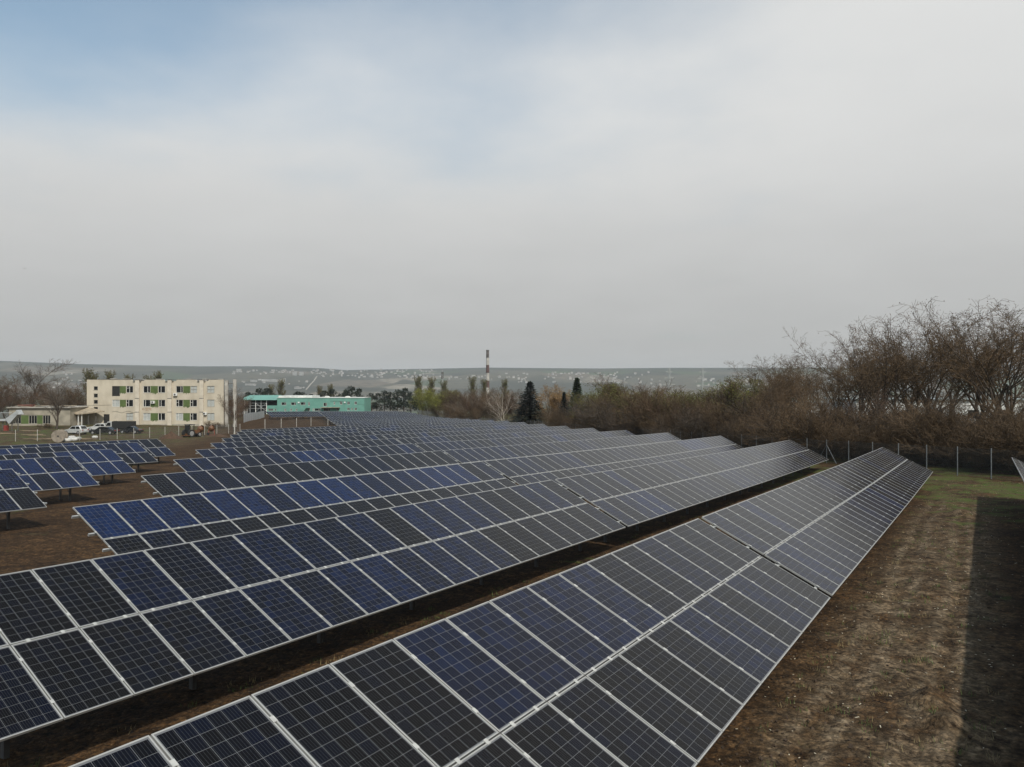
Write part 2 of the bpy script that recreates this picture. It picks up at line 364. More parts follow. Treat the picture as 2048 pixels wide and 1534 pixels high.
def module_into(mb, uvs, tints, seeds, Mx, tint, seed, solid=True):
    """frame with raised lip and a recessed pane carrying 6 x 10 cells"""
    w, l, fw, th = MW/2, ML/2, 0.0145, 0.038
    def put(pts, fs, mi, uvq=None):
        mb.add([Mx @ Vector(q) for q in pts], fs, mi)
        for f in fs:
            tints.append(tint); seeds.append(seed)
            for i in f: uvs.append(uvq[i] if uvq else (0.0, 0.0))
    O = [(-w, -l), (w, -l), (w, l), (-w, l)]; I = [(-w+fw, -l+fw), (w-fw, -l+fw), (w-fw, l-fw), (-w+fw, l-fw)]
    pts = [(x, y, 0) for x, y in O]+[(x, y, 0) for x, y in I]+[(x, y, -th) for x, y in O]+[(x, y, -0.005) for x, y in I]
    fs = [(i, (i+1) % 4, 4+(i+1) % 4, 4+i) for i in range(4)]+[(8+i, 8+(i+1) % 4, (i+1) % 4, i) for i in range(4)]
    fs += [(4+i, 4+(i+1) % 4, 12+(i+1) % 4, 12+i) for i in range(4)]+[(11, 10, 9, 8)]
    put(pts, fs, 0)
    g = [(x, y, -0.004) for x, y in I]; du, dv = 0.07, 0.10
    put(g, [(0, 1, 2, 3)], 1, [(-du, -dv), (6+du, -dv), (6+du, 10+dv), (-du, 10+dv)])

def finish_modules(mb, uvs, tints, seeds, name):
    me = mb.mesh(name, [M['alu'], M['pv']])
    uvl = me.uv_layers.new(name='UVMap'); uvl.data.foreach_set('uv', np.array(uvs, np.float32).ravel())
    for nm, a in (('tint', tints), ('seed', seeds)):
        k = me.attributes.new(nm, 'FLOAT', 'FACE'); k.data.foreach_set('value', np.array(a, np.float32))
    return me

VARIANTS = {}
def module_mesh(kind):
    if kind not in VARIANTS:
        mb = MB(); uvs, ti, se = [], [], []
        base = {'black': .10, 'dark': .33, 'navy': .55, 'blue': .82}[kind[0]]
        module_into(mb, uvs, ti, se, Matrix(), base+(kind[1]-1.5)*0.055, (hash(kind[0]) % 97)/97+kind[1]*.137 if False else {'black': .11, 'dark': .23, 'navy': .37, 'blue': .53}[kind[0]]+kind[1]*.137)
        VARIANTS[kind] = finish_modules(mb, uvs, ti, se, 'solar_module')
    return VARIANTS[kind]

def module_matrix(i, j):
    d = (j+0.5)*PL
    return Matrix.Translation((i*PW+PW/2, -d*ct, TOP-d*st_)) @ Matrix.Rotation(TILT, 4, 'X')

FRAMES = {}
def table_frame(n):
    if n in FRAMES: return FRAMES[n]
    Lg = n*PW
    def slope_pt(x, d, dz): return Vector((x, -d*ct+dz*st_*-1, TOP-d*st_+dz*ct))
    rot = Matrix.Rotation(TILT, 3, 'X')
    def sp(x, d, nz): return Vector((x, -d*ct-nz*st_, TOP-d*st_+nz*ct))
    parts = {'purlin': [], 'post': [], 'rafter': []}
    for d in (0.38, 1.28, 2.04, 2.94):
        mb = MB(); mb.box(sp(Lg/2, d, -0.075), (Lg+0.34, 0.05, 0.07), 0, rot); parts['purlin'].append(mb.mesh('purlin', M['steel']))
    xs = [0.9+k*(Lg-1.8)/6 for k in range(7)]
    mbp = MB(); mbr = MB()
    fr, bk = 1.85, 0.75
    for d in (fr, bk):
        h = TOP-d*st_-0.20
        mb = MB(); mb.bb(-0.04, 0.04, -d*ct-0.05, -d*ct+0.05, -0.5, h); parts['post'].append((mb.mesh('post', M['dark_steel']), xs))
    mb = MB(); mb.box(sp(0, 1.66, -0.15), (0.06, 2.9, 0.08), 0, rot); mb.tube((0, -fr*ct, 0.25), (0, -bk*ct, TOP-bk*st_-0.35), 0.02, n=5); parts['rafter'].append((mb.mesh('rafter', M['dark_steel']), xs))
    mb = MB()
    for i in range(0, n+1):
        for j in (0, 1):
            for dd in (0.36, 1.30):
                if dd and 0 <= i <= n: mb.box(sp(i*PW, j*PL+dd, 0.003), (0.05, 0.07, 0.008), 0, rot)
        if i < n:
            for k in (0.25, 0.75): mb.box(sp(i*PW+k*PW, PL, 0.002), (0.055, 0.07, 0.007), 0, rot)
    parts['clamps'] = mb.mesh('module_clamps', M['clamp'])
    FRAMES[n] = parts; return parts

ORD = ['first', 'second', 'third', 'fourth', 'fifth', 'sixth', 'seventh', 'eighth', 'ninth', 'tenth', 'eleventh', 'twelfth', 'thirteenth', 'fourteenth',
       'fifteenth', 'sixteenth', 'seventeenth', 'eighteenth', 'nineteenth', 'twentieth', 'twenty-first', 'twenty-second', 'twenty-third', 'twenty-fourth']
JOINED = {}
def top_z(u, p): return CAM_H-(2.62+0.0193*u+0.0258*p+float(resid(u, p)))
def solar_table(u0, p, n, label, group, mix, detail=True, dz=0.0, seed=0):
    rg = random.Random(seed)
    za, zb = top_z(u0, p)+dz, top_z(u0+n*PW, p)+dz
    ax = Vector((UH[0], UH[1], (zb-za)/(n*PW))).normalized(); ay0 = Vector((PH_[0], PH_[1], 0)); az = ax.cross(ay0).normalized(); ay = az.cross(ax)
    x, y = up2xy(u0, p); org = Vector((x, y, za))-az*TOP
    o = thing('solar_table', label, 'solar panel', group=group)
    o.matrix_world = Matrix(((ax.x, ay.x, az.x, org.x), (ax.y, ay.y, az.y, org.y), (ax.z, ay.z, az.z, org.z), (0, 0, 0, 1)))
    pr = table_frame(n)
    for me in pr['purlin']: link('purlin', me, o)
    for me, xs in pr['post']:
        for xx in xs: link('post', me, o, loc=(xx, 0, 0))
    for me, xs in pr['rafter']:
        for xx in xs: link('rafter', me, o, loc=(xx, 0, 0))
    kinds = ['black', 'dark', 'navy', 'blue']
    run = None
    if detail:
        link('module_clamps', pr['clamps'], o, kind='stuff')
        for j in (0, 1):
            for i in range(n):
                if run is None or rg.random() < 0.55: run = rg.choices(kinds, mix[j] if isinstance(mix[0], (list, tuple)) else mix)[0]
                q = link('solar_module', module_mesh((run, rg.randrange(4))), o)
                q.matrix_local = module_matrix(i, j) @ Matrix.Translation((0, 0, rg.uniform(-.0015, .0015)))
    else:
        key = (n, seed % 4)
        if key not in JOINED:
            mb = MB(); uvs, ti, se = [], [], []
            for j in (0, 1):
                for i in range(n): module_into(mb, uvs, ti, se, module_matrix(i, j), min(.9, max(.05, rg.gauss(.36, .18))), rg.random())
            JOINED[key] = finish_modules(mb, uvs, ti, se, 'solar_modules')
        link('solar_modules', JOINED[key], o, kind='stuff')
    return o

def build_array():
    G = 'solar tables standing in rows across the field'
    for r in range(-1, 24):
        p = 5.84+7.8*r; n_l = 20; ul = left_end(r)
        if r == -1: p = -1.2; ul = -13.0
        u = ul
        for k in range(3):
            n = 18 if (r == 0 and k == 2) else 20
            if r == -1 and k == 2: n = 21
            skip = (11 <= r <= 21 and k == 0)
            if not skip:
                where = ['left-hand', 'middle', 'right-hand'][k]
                if r == -1: lab = ['%s solar table of the row by the right picture edge, casting the dark shadow' % w for w in ('nearest', 'middle', 'farthest')][k]
                elif r == 0: lab = ['long tilted solar table nearest the camera, filling the lower middle of the picture',
                                    'solar table beyond the dark gap in the nearest row', 'far end table of the nearest row, its corner close to the fence'][k]
                elif r == 1: lab = ['solar table at lower left, second row, above the dark shaded strip', 'middle solar table of the second row, right of its dark gap',
                                    'end table of the second row, pointing at the braced fence post'][k]
                elif r == 2: lab = ['solar table with bright blue upper modules, left end of the third row', 'middle solar table of the third row, half hidden by the second row',
                                    'right-hand end solar table of the third row, before the fence'][k]
                else:
                    w2 = where if not (11 <= r <= 21) else ['', 'left-hand', 'right-hand'][k]
                    lab = '%s solar table of the %s row back from the camera' % (w2, ORD[r])
                mix = (4, 5, 2.6, .35)
                if r == 0 and k == 0: mix = (4.5, 4, 2.0, .0)
                if r == 1 and k == 0: mix = [(5, 5, 1.2, 0), (3, 4, 5, .6)]
                if r == 2 and k == 0: mix = [(.2, .6, 3, 7), (6, 3, .6, 0)]
                if r == 3 and k == 0: mix = [(7, 3, .4, 0), (1, 2, 3, 1)]
                if r == 4 and k == 0: mix = (1.5, 2.5, 4, 1)
                solar_table(u, p, n, lab, G, mix, detail=(r <= 10), seed=r*3+k+5)
            u += n*PW+(0.27 if k == 0 else 0.13)*(1 if r >= 0 else .15)
    G2 = 'solar tables on the far side of the dirt track at left'
    names = {4: 'nearest solar table left of the dirt track, cut by the left picture edge', 5: 'blue solar table left of the dirt track, second from the front',
             6: 'blue solar table left of the dirt track, middle one of five', 7: 'blue solar table left of the dirt track, second from the back',
             8: 'farthest solar table left of the dirt track, before the parked cars'}
    for r in range(4, 9):
        p = 5.84+7.8*r; ue = [17.67, 24.52, 31.63, 38.53, 45.56][r-4]; dz = [.12, .09, -.03, .02, -.07][r-4]
        mix = (1.2, 2, 5, 4) if r > 4 else (5, 3, 4, .5)
        solar_table(ue-20*PW, p, 20, names[r], G2, mix, dz=dz, seed=200+r)
build_array()

# ------------------------------------------------------------------ chain-link fence along the right-hand row ends
M['post_paint'] = mat('galvanised_post', (0.20, 0.215, 0.225), 0.5, 0.15, 3, metal=0.3)
M['wire'] = mat('wire', (0.13, 0.135, 0.135), 0.55, 0.2, 9, metal=0.5)
SEC = 2.75; FH = 1.95
def wire_mesh(L=SEC, H=FH, pitch=0.075, r=0.0022):
    mb = MB(); n = int((L+H)/pitch)
    for s in (1, -1):
        for k in range(n):
            a = k*pitch-H; x0 = max(a, 0); x1 = min(a+H, L)
            if x1-x0 < 0.02: continue
            z0, z1 = x0-a, x1-a
            if s < 0: x0, x1 = L-x0, L-x1
            mb.tube((x0, 0.004*s, z0), (x1, 0.004*s, z1), r, n=3)
    for z in (0.04, H/2, H-0.03): mb.tube((0, 0.012, z), (L, 0.012, z), 0.004, n=4)
    return mb.mesh('wire_mesh', M['wire'])
def post_mesh(h, w=0.05, m=None, deep=0.4):
    mb = MB(); mb.bb(-w/2, w/2, -w/2, w/2, -deep, h); mb.box((0, 0, h+0.012), (w*1.15, w*1.15, 0.02)); return mb.mesh('post', m or M['post_paint'])
WIRE = wire_mesh(); POST = post_mesh(FH+0.1)
def fence_run(pts, label, braces=(), wire=WIRE, post=POST, sec=SEC, name='chain_link_fence', cat='fence'):
    """pts: list of (x, y) posts, each section stretched to fit its gap"""
    o = thing(name, label, cat, (pts[0][0], pts[0][1], gz(*pts[0])))
    base = Vector(o.location)
    for i, (x, y) in enumerate(pts):
        z = gz(x, y); q = link('post', post, o, loc=Vector((x, y, z))-base)
        if i in braces:
            for sgn in (-1, 1):
                if 0 <= i+sgn < len(pts):
                    d = Vector((pts[i+sgn][0]-x, pts[i+sgn][1]-y, 0)).normalized()
                    mb = MB(); mb.tube((0, 0, 1.62), d*1.25+Vector((0, 0, 0.02)), 0.022, n=6); mb.build('brace', M['post_paint'], o, loc=Vector((x, y, z))-base)
        if i+1 < len(pts) and wire:
            x2, y2 = pts[i+1]; d = Vector((x2-x, y2-y, gz(x2, y2)-z)); w = link('wire_mesh', wire, o)
            dn = d.normalized(); nrm = Vector((-dn.y, dn.x, 0)).normalized(); s = d.length/sec
            L_ = Vector((x, y, z+0.02))-base
            w.matrix_local = Matrix(((dn.x*s, nrm.x, 0, L_.x), (dn.y*s, nrm.y, 0, L_.y), (dn.z*s, nrm.z, 1, L_.z), (0, 0, 0, 1)))
    return o
def line_pts(a, b, step):
    d = math.hypot(b[0]-a[0], b[1]-a[1]); n = max(1, round(d/step)); return [(a[0]+(b[0]-a[0])*k/n, a[1]+(b[1]-a[1])*k/n) for k in range(n+1)]
CORNER = (27.75, 68.0)
def build_fences():
    a = line_pts((41.0, 27.0), CORNER, SEC); b_ = line_pts(CORNER, (-39.0, 322.0), SEC)
    fence_run(a+b_[1:], 'long grey chain-link fence on steel posts behind the right-hand row ends', braces=(len(a)-1, len(a)+24, len(a)+48))
    # site fence before the cream building
    w2 = wire_mesh(3.0, 1.75, 0.12, 0.003); p2 = post_mesh(1.85, 0.07, M['pale_post'])
    c = [ray_ground(px, py) for px, py in ((-60, 884), (200, 880), (330, 874), (480, 866))]
    pts = []
    for k in range(3): pts += line_pts(c[k][:2], c[k+1][:2], 3.0)[(1 if k else 0):]
    fence_run(pts, 'thin wire fence between the solar field and the cream building', wire=w2, post=p2, sec=3.0, name='wire_fence')
    c = [ray_ground(px, py) for px, py in ((530, 857), (622, 852), (688, 850))]
    pts = line_pts(c[0][:2], c[1][:2], 6.0)+line_pts(c[1][:2], c[2][:2], 6.0)[1:]
    fence_run(pts, 'pale posts with wire beyond the eleventh row, before the teal building', wire=w2, post=post_mesh(2.1, 0.11, M['pale_post']), sec=3.0, name='wire_fence')
M['pale_post'] = mat('pale_concrete_post', (0.42, 0.41, 0.38), 0.8, 0.2, 2)
build_fences()

# ------------------------------------------------------------------ cream three-storey block
M['cream'] = mat('cream_render', (0.53, 0.475, 0.385), 0.9, 0, 0.55, col2=(0.43, 0.38, 0.30), detail=9, lo=.32, hi=.6, bump=0.1, stretch=(1, 1, .55))
M['cream_pale'] = mat('pale_pilaster_render', (0.56, 0.505, 0.42), 0.9, 0.1, 1.2, detail=8)
M['stain'] = mat('bare_brick_patch', (0.42, 0.30, 0.21), 0.9, 0.3, 6)
M['green'] = mat('green_wall_panel', (0.095, 0.140, 0.040), 0.8, 0, 1.1, col2=(0.068, 0.102, 0.032), detail=7)
M['pvc'] = mat('white_window_frame', (0.62, 0.61, 0.58), 0.45, 0.05, 3)
M['old_frame'] = mat('grey_wood_frame', (0.33, 0.31, 0.27), 0.7, 0.15, 3)
M['pane'] = glass_dark('dark_pane')
M['curtain'] = mat('pane_with_net_curtain', (0.40, 0.42, 0.41), 0.25, 0.12, 2, stretch=(8, 1, 1))
M['open_dark'] = mat('dark_doorway', (0.018, 0.018, 0.018), 0.8, 0.2, 2)
M['plinth'] = mat('grey_plinth', (0.36, 0.33, 0.28), 0.9, 0.2, 1.5, detail=8)
M['roof_felt'] = mat('roof_felt', (0.16, 0.15, 0.14), 0.9, 0.3, 1.0)
M['white_metal'] = mat('white_enamel', (0.72, 0.72, 0.70), 0.4, 0.06, 3)
M['black'] = mat('black_plastic', (0.02, 0.02, 0.02), 0.5, 0.2, 3)
M['asbestos'] = mat('weathered_roof_sheet', (0.36, 0.30, 0.22), 0.9, 0, 1.4, col2=(0.20, 0.17, 0.13), detail=8)
M['concrete'] = mat('concrete', (0.46, 0.44, 0.40), 0.9, 0, 0.9, col2=(0.25, 0.23, 0.20), detail=9)

def window(parent, x0, x1, z0, z1, y, glass='pane', frame='pvc', mull=(0.5,), trans=None, deep=0.12, sill=True):
    """recessed window: y is the wall face, negative y looks at the camera"""
    fw = 0.075
    w = MB(); w.bb(x0, x1, y+0.05, y+0.09, z0, z1); g = w.build('window', M[glass], parent)
    f = MB(); ya, yb = y-0.012, y+0.045
    f.bb(x0, x1, ya, yb, z0, z0+fw); f.bb(x0, x1, ya, yb, z1-fw, z1); f.bb(x0, x0+fw, ya, yb, z0+fw, z1-fw); f.bb(x1-fw, x1, ya, yb, z0+fw, z1-fw)
    for m_ in mull: xm = x0+(x1-x0)*m_; f.bb(xm-fw*.6, xm+fw*.6, ya+.004, yb-.004, z0+fw, z1-fw)
    if trans:
        zz = z0+(z1-z0)*trans[1]; f.bb(x0+fw if trans[0] == 0 else x0+(x1-x0)*trans[0], x0+(x1-x0)*trans[2] if trans[2] < 1 else x1-fw, ya+.006, yb-.006, zz-fw*.5, zz+fw*.5)
    f.build('frame', M[frame], g)
    if sill: s = MB(); s.bb(x0-0.05, x1+0.05, y-0.09, y+0.03, z0-0.06, z0-0.002); s.build('sill', M['plinth'], g)
    return g

def wall_with_holes(x0, x1, z0, z1, y0, y1, holes, mb):
    """wall slab between y0 (front) and y1 with rectangular openings"""
    xs = sorted({x0, x1, *[h[0] for h in holes], *[h[1] for h in holes]}); zs = sorted({z0, z1, *[h[2] for h in holes], *[h[3] for h in holes]})
    for i in range(len(xs)-1):
        run = None
        for j in range(len(zs)-1):
            cx, cz = (xs[i]+xs[i+1])/2, (zs[j]+zs[j+1])/2
            solid = not any(h[0] < cx < h[1] and h[2] < cz < h[3] for h in holes)
            if solid: run = (run[0], zs[j+1]) if run else (zs[j], zs[j+1])
            if (not solid or j == len(zs)-2) and run: mb.bb(xs[i], xs[i+1], y0, y1, run[0], run[1]); run = None

def cream_block():
    t = 178.0; k = t/FPX/5.689                                    # metres for one pixel of the enlarged crop
    xl = (173.6-1024)/FPX*t; z0 = zpix(851.5, t)
    o = thing('apartment_block', 'cream three-storey block with green panels between its windows, at left', 'building', (xl, t, z0))
    X = lambda c: (c-192)*k; Z = lambda c: (749-c)*k
    W, D, H = X(1748), 11.5, Z(240)
    rows = [(375, 297), (532, 453), (688, 605)]
    wins = []                                                     # (x0,x1,row,glass,frame,mull,trans)
    dk, cu = 'pane', 'curtain'
    wins += [(640, 720, 0, dk, 'pvc', (.48,), (0, .7, .48)), (640, 720, 1, dk, 'pvc', (.36,), (0, .55, .36)), (640, 720, 2, cu, 'old_frame', (.5,), (0, .6, 1)),
             (480, 567, 1, cu, 'pvc', (.36,), (0, .6, .36))]
    wins += [(835, 915, 0, dk, 'pvc', (.62,), None), (1003, 1085, 0, dk, 'pvc', (.4,), None), (835, 915, 1, dk, 'pvc', (.3,), None), (1010, 1085, 1, dk, 'pvc', (.36,), None),
             (833, 915, 2, cu, 'pvc', (.5,), (0, .6, .5)), (1005, 1085, 2, dk, 'pvc', (.42,), None)]
    wins += [(1207, 1287, 0, dk, 'pvc', (.68,), None), (1370, 1447, 0, cu, 'old_frame', (.4,), (0, .55, 1)), (1207, 1287, 1, dk, 'pvc', (.36,), (0, .6, .36)), (1368, 1447, 1, dk, 'pvc', (.36,), (0, .6, .36)),
             (1205, 1287, 2, cu, 'pvc', (.36,), (0, .6, .36)), (1368, 1447, 2, dk, 'pvc', (.36,), (0, .6, .36))]
    wins += [(1560, 1645, 0, cu, 'old_frame', (.5,), (0, .5, 1)), (1560, 1645, 1, cu, 'old_frame', (.5,), None), (1560, 1645, 2, cu, 'old_frame', (.5,), None)]
    greens = [(568, 639, 0), (568, 639, 1), (916, 1002, 0), (916, 1009, 1), (916, 1004, 2), (1288, 1369, 0), (1288, 1367, 1), (1288, 1367, 2)]
    stair = [(270, 318, 345, 300), (270, 318, 428, 383), (270, 318, 500, 455), (270, 318, 580, 535)]
    holes = [(X(a), X(b), Z(rows[r][0]), Z(rows[r][1])) for a, b, r, *_ in wins]+[(X(a), X(b), Z(c), Z(d)) for a, b, c, d in stair]
    door2 = (X(483), X(566), Z(412), Z(300)); door1 = (X(388), X(448), Z(737), Z(620)); holes += [door2, door1]
    mb = MB(); wall_with_holes(0, W, 0.42, H, 0, 0.35, holes, mb)
    sh = .385*D                                                   # the right-hand end is cut back on the slant
    mb.bb(0, 0.35, 0.35, D, 0, H); mb.bb(0.35, W-sh-.3, D-0.35, D, 0, H)
    mb.add([(W-.45, .351, 0), (W-.1, .351, 0), (W-sh, D, 0), (W-sh-.3, D, 0), (W-.45, .351, H), (W-.1, .351, H), (W-sh, D, H), (W-sh-.3, D, H)], [(3, 2, 1, 0), (4, 5, 6, 7), (0, 1, 5, 4), (1, 2, 6, 5), (2, 3, 7, 6), (3, 0, 4, 7)])
    wall = mb.build('wall', M['cream'], o)
    mb = MB(); mb.bb(X(448)+.05, W, -0.05, 0.34, -0.6, 0.418); mb.build('plinth', M['plinth'], o)
    mb = MB(); mb.bb(0.36, W-sh-.4, 0.36, D-0.36, H-0.55, H-0.3); rf = mb.build('roof', M['roof_felt'], o)
    mb = MB()
    for c in (410, 560, 750, 940, 1300, 1480, 1660):
        mb.bb(X(c)-.45, X(c)+.45, 3.0, 3.9, H-.3, H+.28+.1*(c % 3)); mb.bb(X(c)-.62, X(c)+.62, 2.85, 4.05, H+.28+.1*(c % 3), H+.42+.1*(c % 3))
    mb.build('vents', M['concrete'], rf)
    # parapet strip, broken back beside every pilaster
    mb = MB(); cuts = [0]
    for a, b in ((715, 840), (1080, 1205), (1445, 1570)): cuts += [X(a), X(b)]
    cuts.append(W)
    for i in range(0, len(cuts), 2):
        a, b = cuts[i], cuts[i+1]; e0 = 0.28 if i else 0; e1 = 0.28 if i+2 < len(cuts) else 0
        mb.prism([(a+e0*0, H+.002), (b, H+.002), (b-e1*1.0, H+.32), (a+e0, H+.32)], -0.004, .30)
    mb.build('parapet', M['cream'], o)
    mb = MB()
    for a, b in zip(cuts[0::2], cuts[1::2]): mb.bb(a+.28, b-.28, -.03, .34, H+.322, H+.37)
    mb.build('coping', M['dark_steel'], o)
    for a, b in ((750, 795), (1118, 1163), (1482, 1525)):
        p = MB(); p.bb(X(a), X(b), -0.42, -0.004, -.3, H+.28); q = p.build('pilaster', M['cream_pale'], o)
        f = MB()
        for c in (437, 592): f.bb(X(a)-.04, X(b)+.04, -0.46, -0.42, Z(c)-.06, Z(c)+.05)
        f.bb(X(a)-.5, X(b)+.5, -.5, .3, H+.285, H+.36); f.build('ledge', M['dark_steel'], q)
    for a, b, r, gl, fr, mu, tr in wins: window(o, X(a), X(b), Z(rows[r][0]), Z(rows[r][1]), 0.06, gl, fr, mu, tr)
    for a, b, c, d in stair: window(o, X(a), X(b), Z(c), Z(d), 0.06, 'pane', 'old_frame', (), None)
    for a, b, r in greens:
        z_0, z_1 = Z(rows[r][0]), Z(rows[r][1]); g = MB(); g.bb(X(a)+.02, X(b)-.02, -0.03, -.004, z_0, z_1)
        rg = random.Random(a+r)                                    # green paint weathered down below the panel
        for q in range(9):
            x = X(a)+rg.uniform(0, .9)*(X(b)-X(a)); w = rg.uniform(.05, .16); g.bb(x, min(x+w, X(b)), -0.02+q*.001, -.003, z_0-rg.uniform(.06, .34), z_0-.002)
        g.build('green_panel', M['green'], o)
    for d, nm in ((door2, 'balcony_door'), (door1, 'entrance_door')):
        g = MB(); g.bb(d[0], d[1], 0.12, 0.2, d[2], d[3]); q = g.build(nm, M['open_dark'], o)
        f = MB(); f.bb(d[0]-.05, d[0], -.02, .2, d[2], d[3]); f.bb(d[1], d[1]+.05, -.02, .2, d[2], d[3]); f.bb(d[0]-.05, d[1]+.05, -.02, .2, d[3], d[3]+.06); f.build('frame', M['dark_steel'], q)
    g = MB(); rg = random.Random(3)
    for i in range(7):
        for j in range(13):
            if rg.random() < .93: g.bb(X(497)+i*.265, X(497)+i*.265+.245, -0.02-rg.uniform(0, .012), -.003, Z(702)+j*.142, Z(702)+j*.142+.125)
    g.build('bricked_opening', M['cream_pale'], o)
    g = MB()
    for i in range(9):
        for j in range(5):
            if rg.random() < .7: g.bb(X(823)+i*.24, X(823)+i*.24+.22, -.018, -.003, Z(575)+j*.12, Z(575)+j*.12+.1)
    g.build('bare_bricks', M['stain'], o)
    for cx, cz in ((1205, 393), (950, 480), (1540, 610)):
        a = MB(); a.bb(X(cx)-.42, X(cx)+.42, -.42, -.05, Z(cz)-.3, Z(cz)+.3); q = a.build('air_conditioner', M['white_metal'], o)
        f = MB(); f.tube((X(cx)-.08, -.421, Z(cz)), (X(cx)-.08, -.44, Z(cz)), .22, n=14, cap=True); f.build('fan_grille', M['dark_steel'], q)
    g = MB()
    for i in range(9): g.tube((X(480+i*30), -.03, Z(592)+.2*math.sin(i*1.3)), (X(510+i*30), -.03, Z(592)+.2*math.sin(i*1.3+1.3)), .02, n=4)
    g.tube((0, -.03, Z(520)), (X(470), -.03, Z(512)), .018, n=4); g.build('cable', M['black'], o)
    # entrance porch with slanting roof on thin posts
    zc = Z(600); px0, px1 = X(55)-0.3, X(425)
    g = MB(); R3 = Matrix.Rotation(R(9), 3, 'Y')
    g.add([(px0, -4.6, Z(565)), (X(245), -5.6, Z(603)), (px1, -1.2, Z(578)), (X(170), 0.2, Z(530)), (px0, -4.6, Z(565)-.22), (X(245), -5.6, Z(603)-.22), (px1, -1.2, Z(578)-.22), (X(170), .2, Z(530)-.22)],
          [(0, 1, 2, 3), (7, 6, 5, 4), (0, 4, 5, 1), (1, 5, 6, 2), (2, 6, 7, 3), (3, 7, 4, 0)])
    pr = g.build('porch_roof', M['asbestos'], o)
    for cx, yy in ((240, -5.2), (262, -4.6), (303, -3.4), (350, -2.0)):
        g = MB(); g.bb(X(cx)-.07, X(cx)+.07, yy-.07, yy+.07, -.3, Z(600)); g.build('porch_post', M['white_metal'] if cx < 300 else M['dark_steel'], o)
    g = MB(); g.bb(px0+.5, X(232), -4.2, -3.9, -.3, Z(590)); g.bb(px0+.5, px0+.8, -3.9, 0, -.3, Z(590)); g.build('porch_wall', M['plinth'], o)
    for c in (82, 104): g = MB(); g.bb(X(c)-.12, X(c)+.12, -4.24, -4.2, Z(712), Z(625)); g.build('slit_window', M['open_dark'], o)
    # open concrete stair frame at the right end
    for cx in (1780, 1862):
        c = MB(); c.bb(X(cx)-.33, X(cx)+.33, -.1+(cx > 1800)*.6, .5+(cx > 1800)*.6, -.4, H+.15-(cx > 1800)*-.25); q = c.build('frame_column', M['concrete'], o)
    g = MB()
    for zz in (2.2, 4.1, 6.1, 8.0, 9.7): g.bb(X(1752)+.05, X(1850), .15, .3, zz, zz+.14)
    g.build('frame_beam', M['dark_steel'], o)
    return o
cream_block()

M['annex'] = mat('stained_grey_render', (0.36, 0.325, 0.26), 0.9, 0, .5, col2=(0.22, 0.20, 0.16), detail=9, lo=.35, hi=.62)
def low_annex():
    t = 171.0; k = t/FPX; x0 = (18-1024)/FPX*t; z0 = zpix(857, t)
    o = thing('low_annex', 'long single-storey cream annex with dark windows, left of the three-storey block', 'building', (x0, t, z0))
    W = 122*k; H = (857-816)*k
    X = lambda px: (px-18)*k; Z = lambda py: (857-py)*k
    spans = [(26, 42, 'pane'), (57.5, 74, 'pane'), (85.5, 101, 'pane')]
    holes = [(X(a), X(b), Z(847.5), Z(830.5)) for a, b, _ in spans]
    mb = MB(); wall_with_holes(0, W, 0, H, 0, .3, holes, mb); mb.bb(0, .3, .3, 9, 0, H); mb.bb(W-.3, W, .3, 9, 0, H); mb.bb(.3, W-.3, 8.7, 9, 0, H); mb.build('wall', M['annex'], o)
    for (a, b, g_), h in zip(spans, holes): window(o, *h, 0.05, 'pane', 'old_frame', (.33, .66), None)
    for a, b in ((42, 57.5), (74, 85.5)): g = MB(); g.bb(X(a)+.03, X(b)-.03, -.03, -.004, Z(847.5), Z(830.5)); g.build('green_panel', M['green'], o)
    g = MB(); g.bb(-.3, W+.3, -.4, 9.3, H, H+.22); r_ = g.build('roof', M['concrete'], o)
    g = MB(); rg = random.Random(4)
    for i in range(16): x = rg.uniform(0, W-1.5); g.box((x+.7, rg.uniform(1, 5), H+.3+rg.uniform(0, .2)), (rg.uniform(1, 2.8), rg.uniform(.6, 1.4), .1), 0, Matrix.Rotation(rg.uniform(-.1, .1), 3, 'Y'))
    g.build('roof_sheets', M['asbestos'], r_, kind='stuff')
    g = MB(); g.bb(X(30), X(58), 1, 2.2, H+.23, H+.75); g.build('rusty_tank', M['rust'], r_)
    g = MB(); g.bb(-.05, W+.05, -.06, .25, -.5, .45); g.build('plinth', M['plinth'], o)
M['rust'] = mat('rusty_red_metal', (0.11, 0.042, 0.03), 0.8, 0.35, 2)
low_annex()

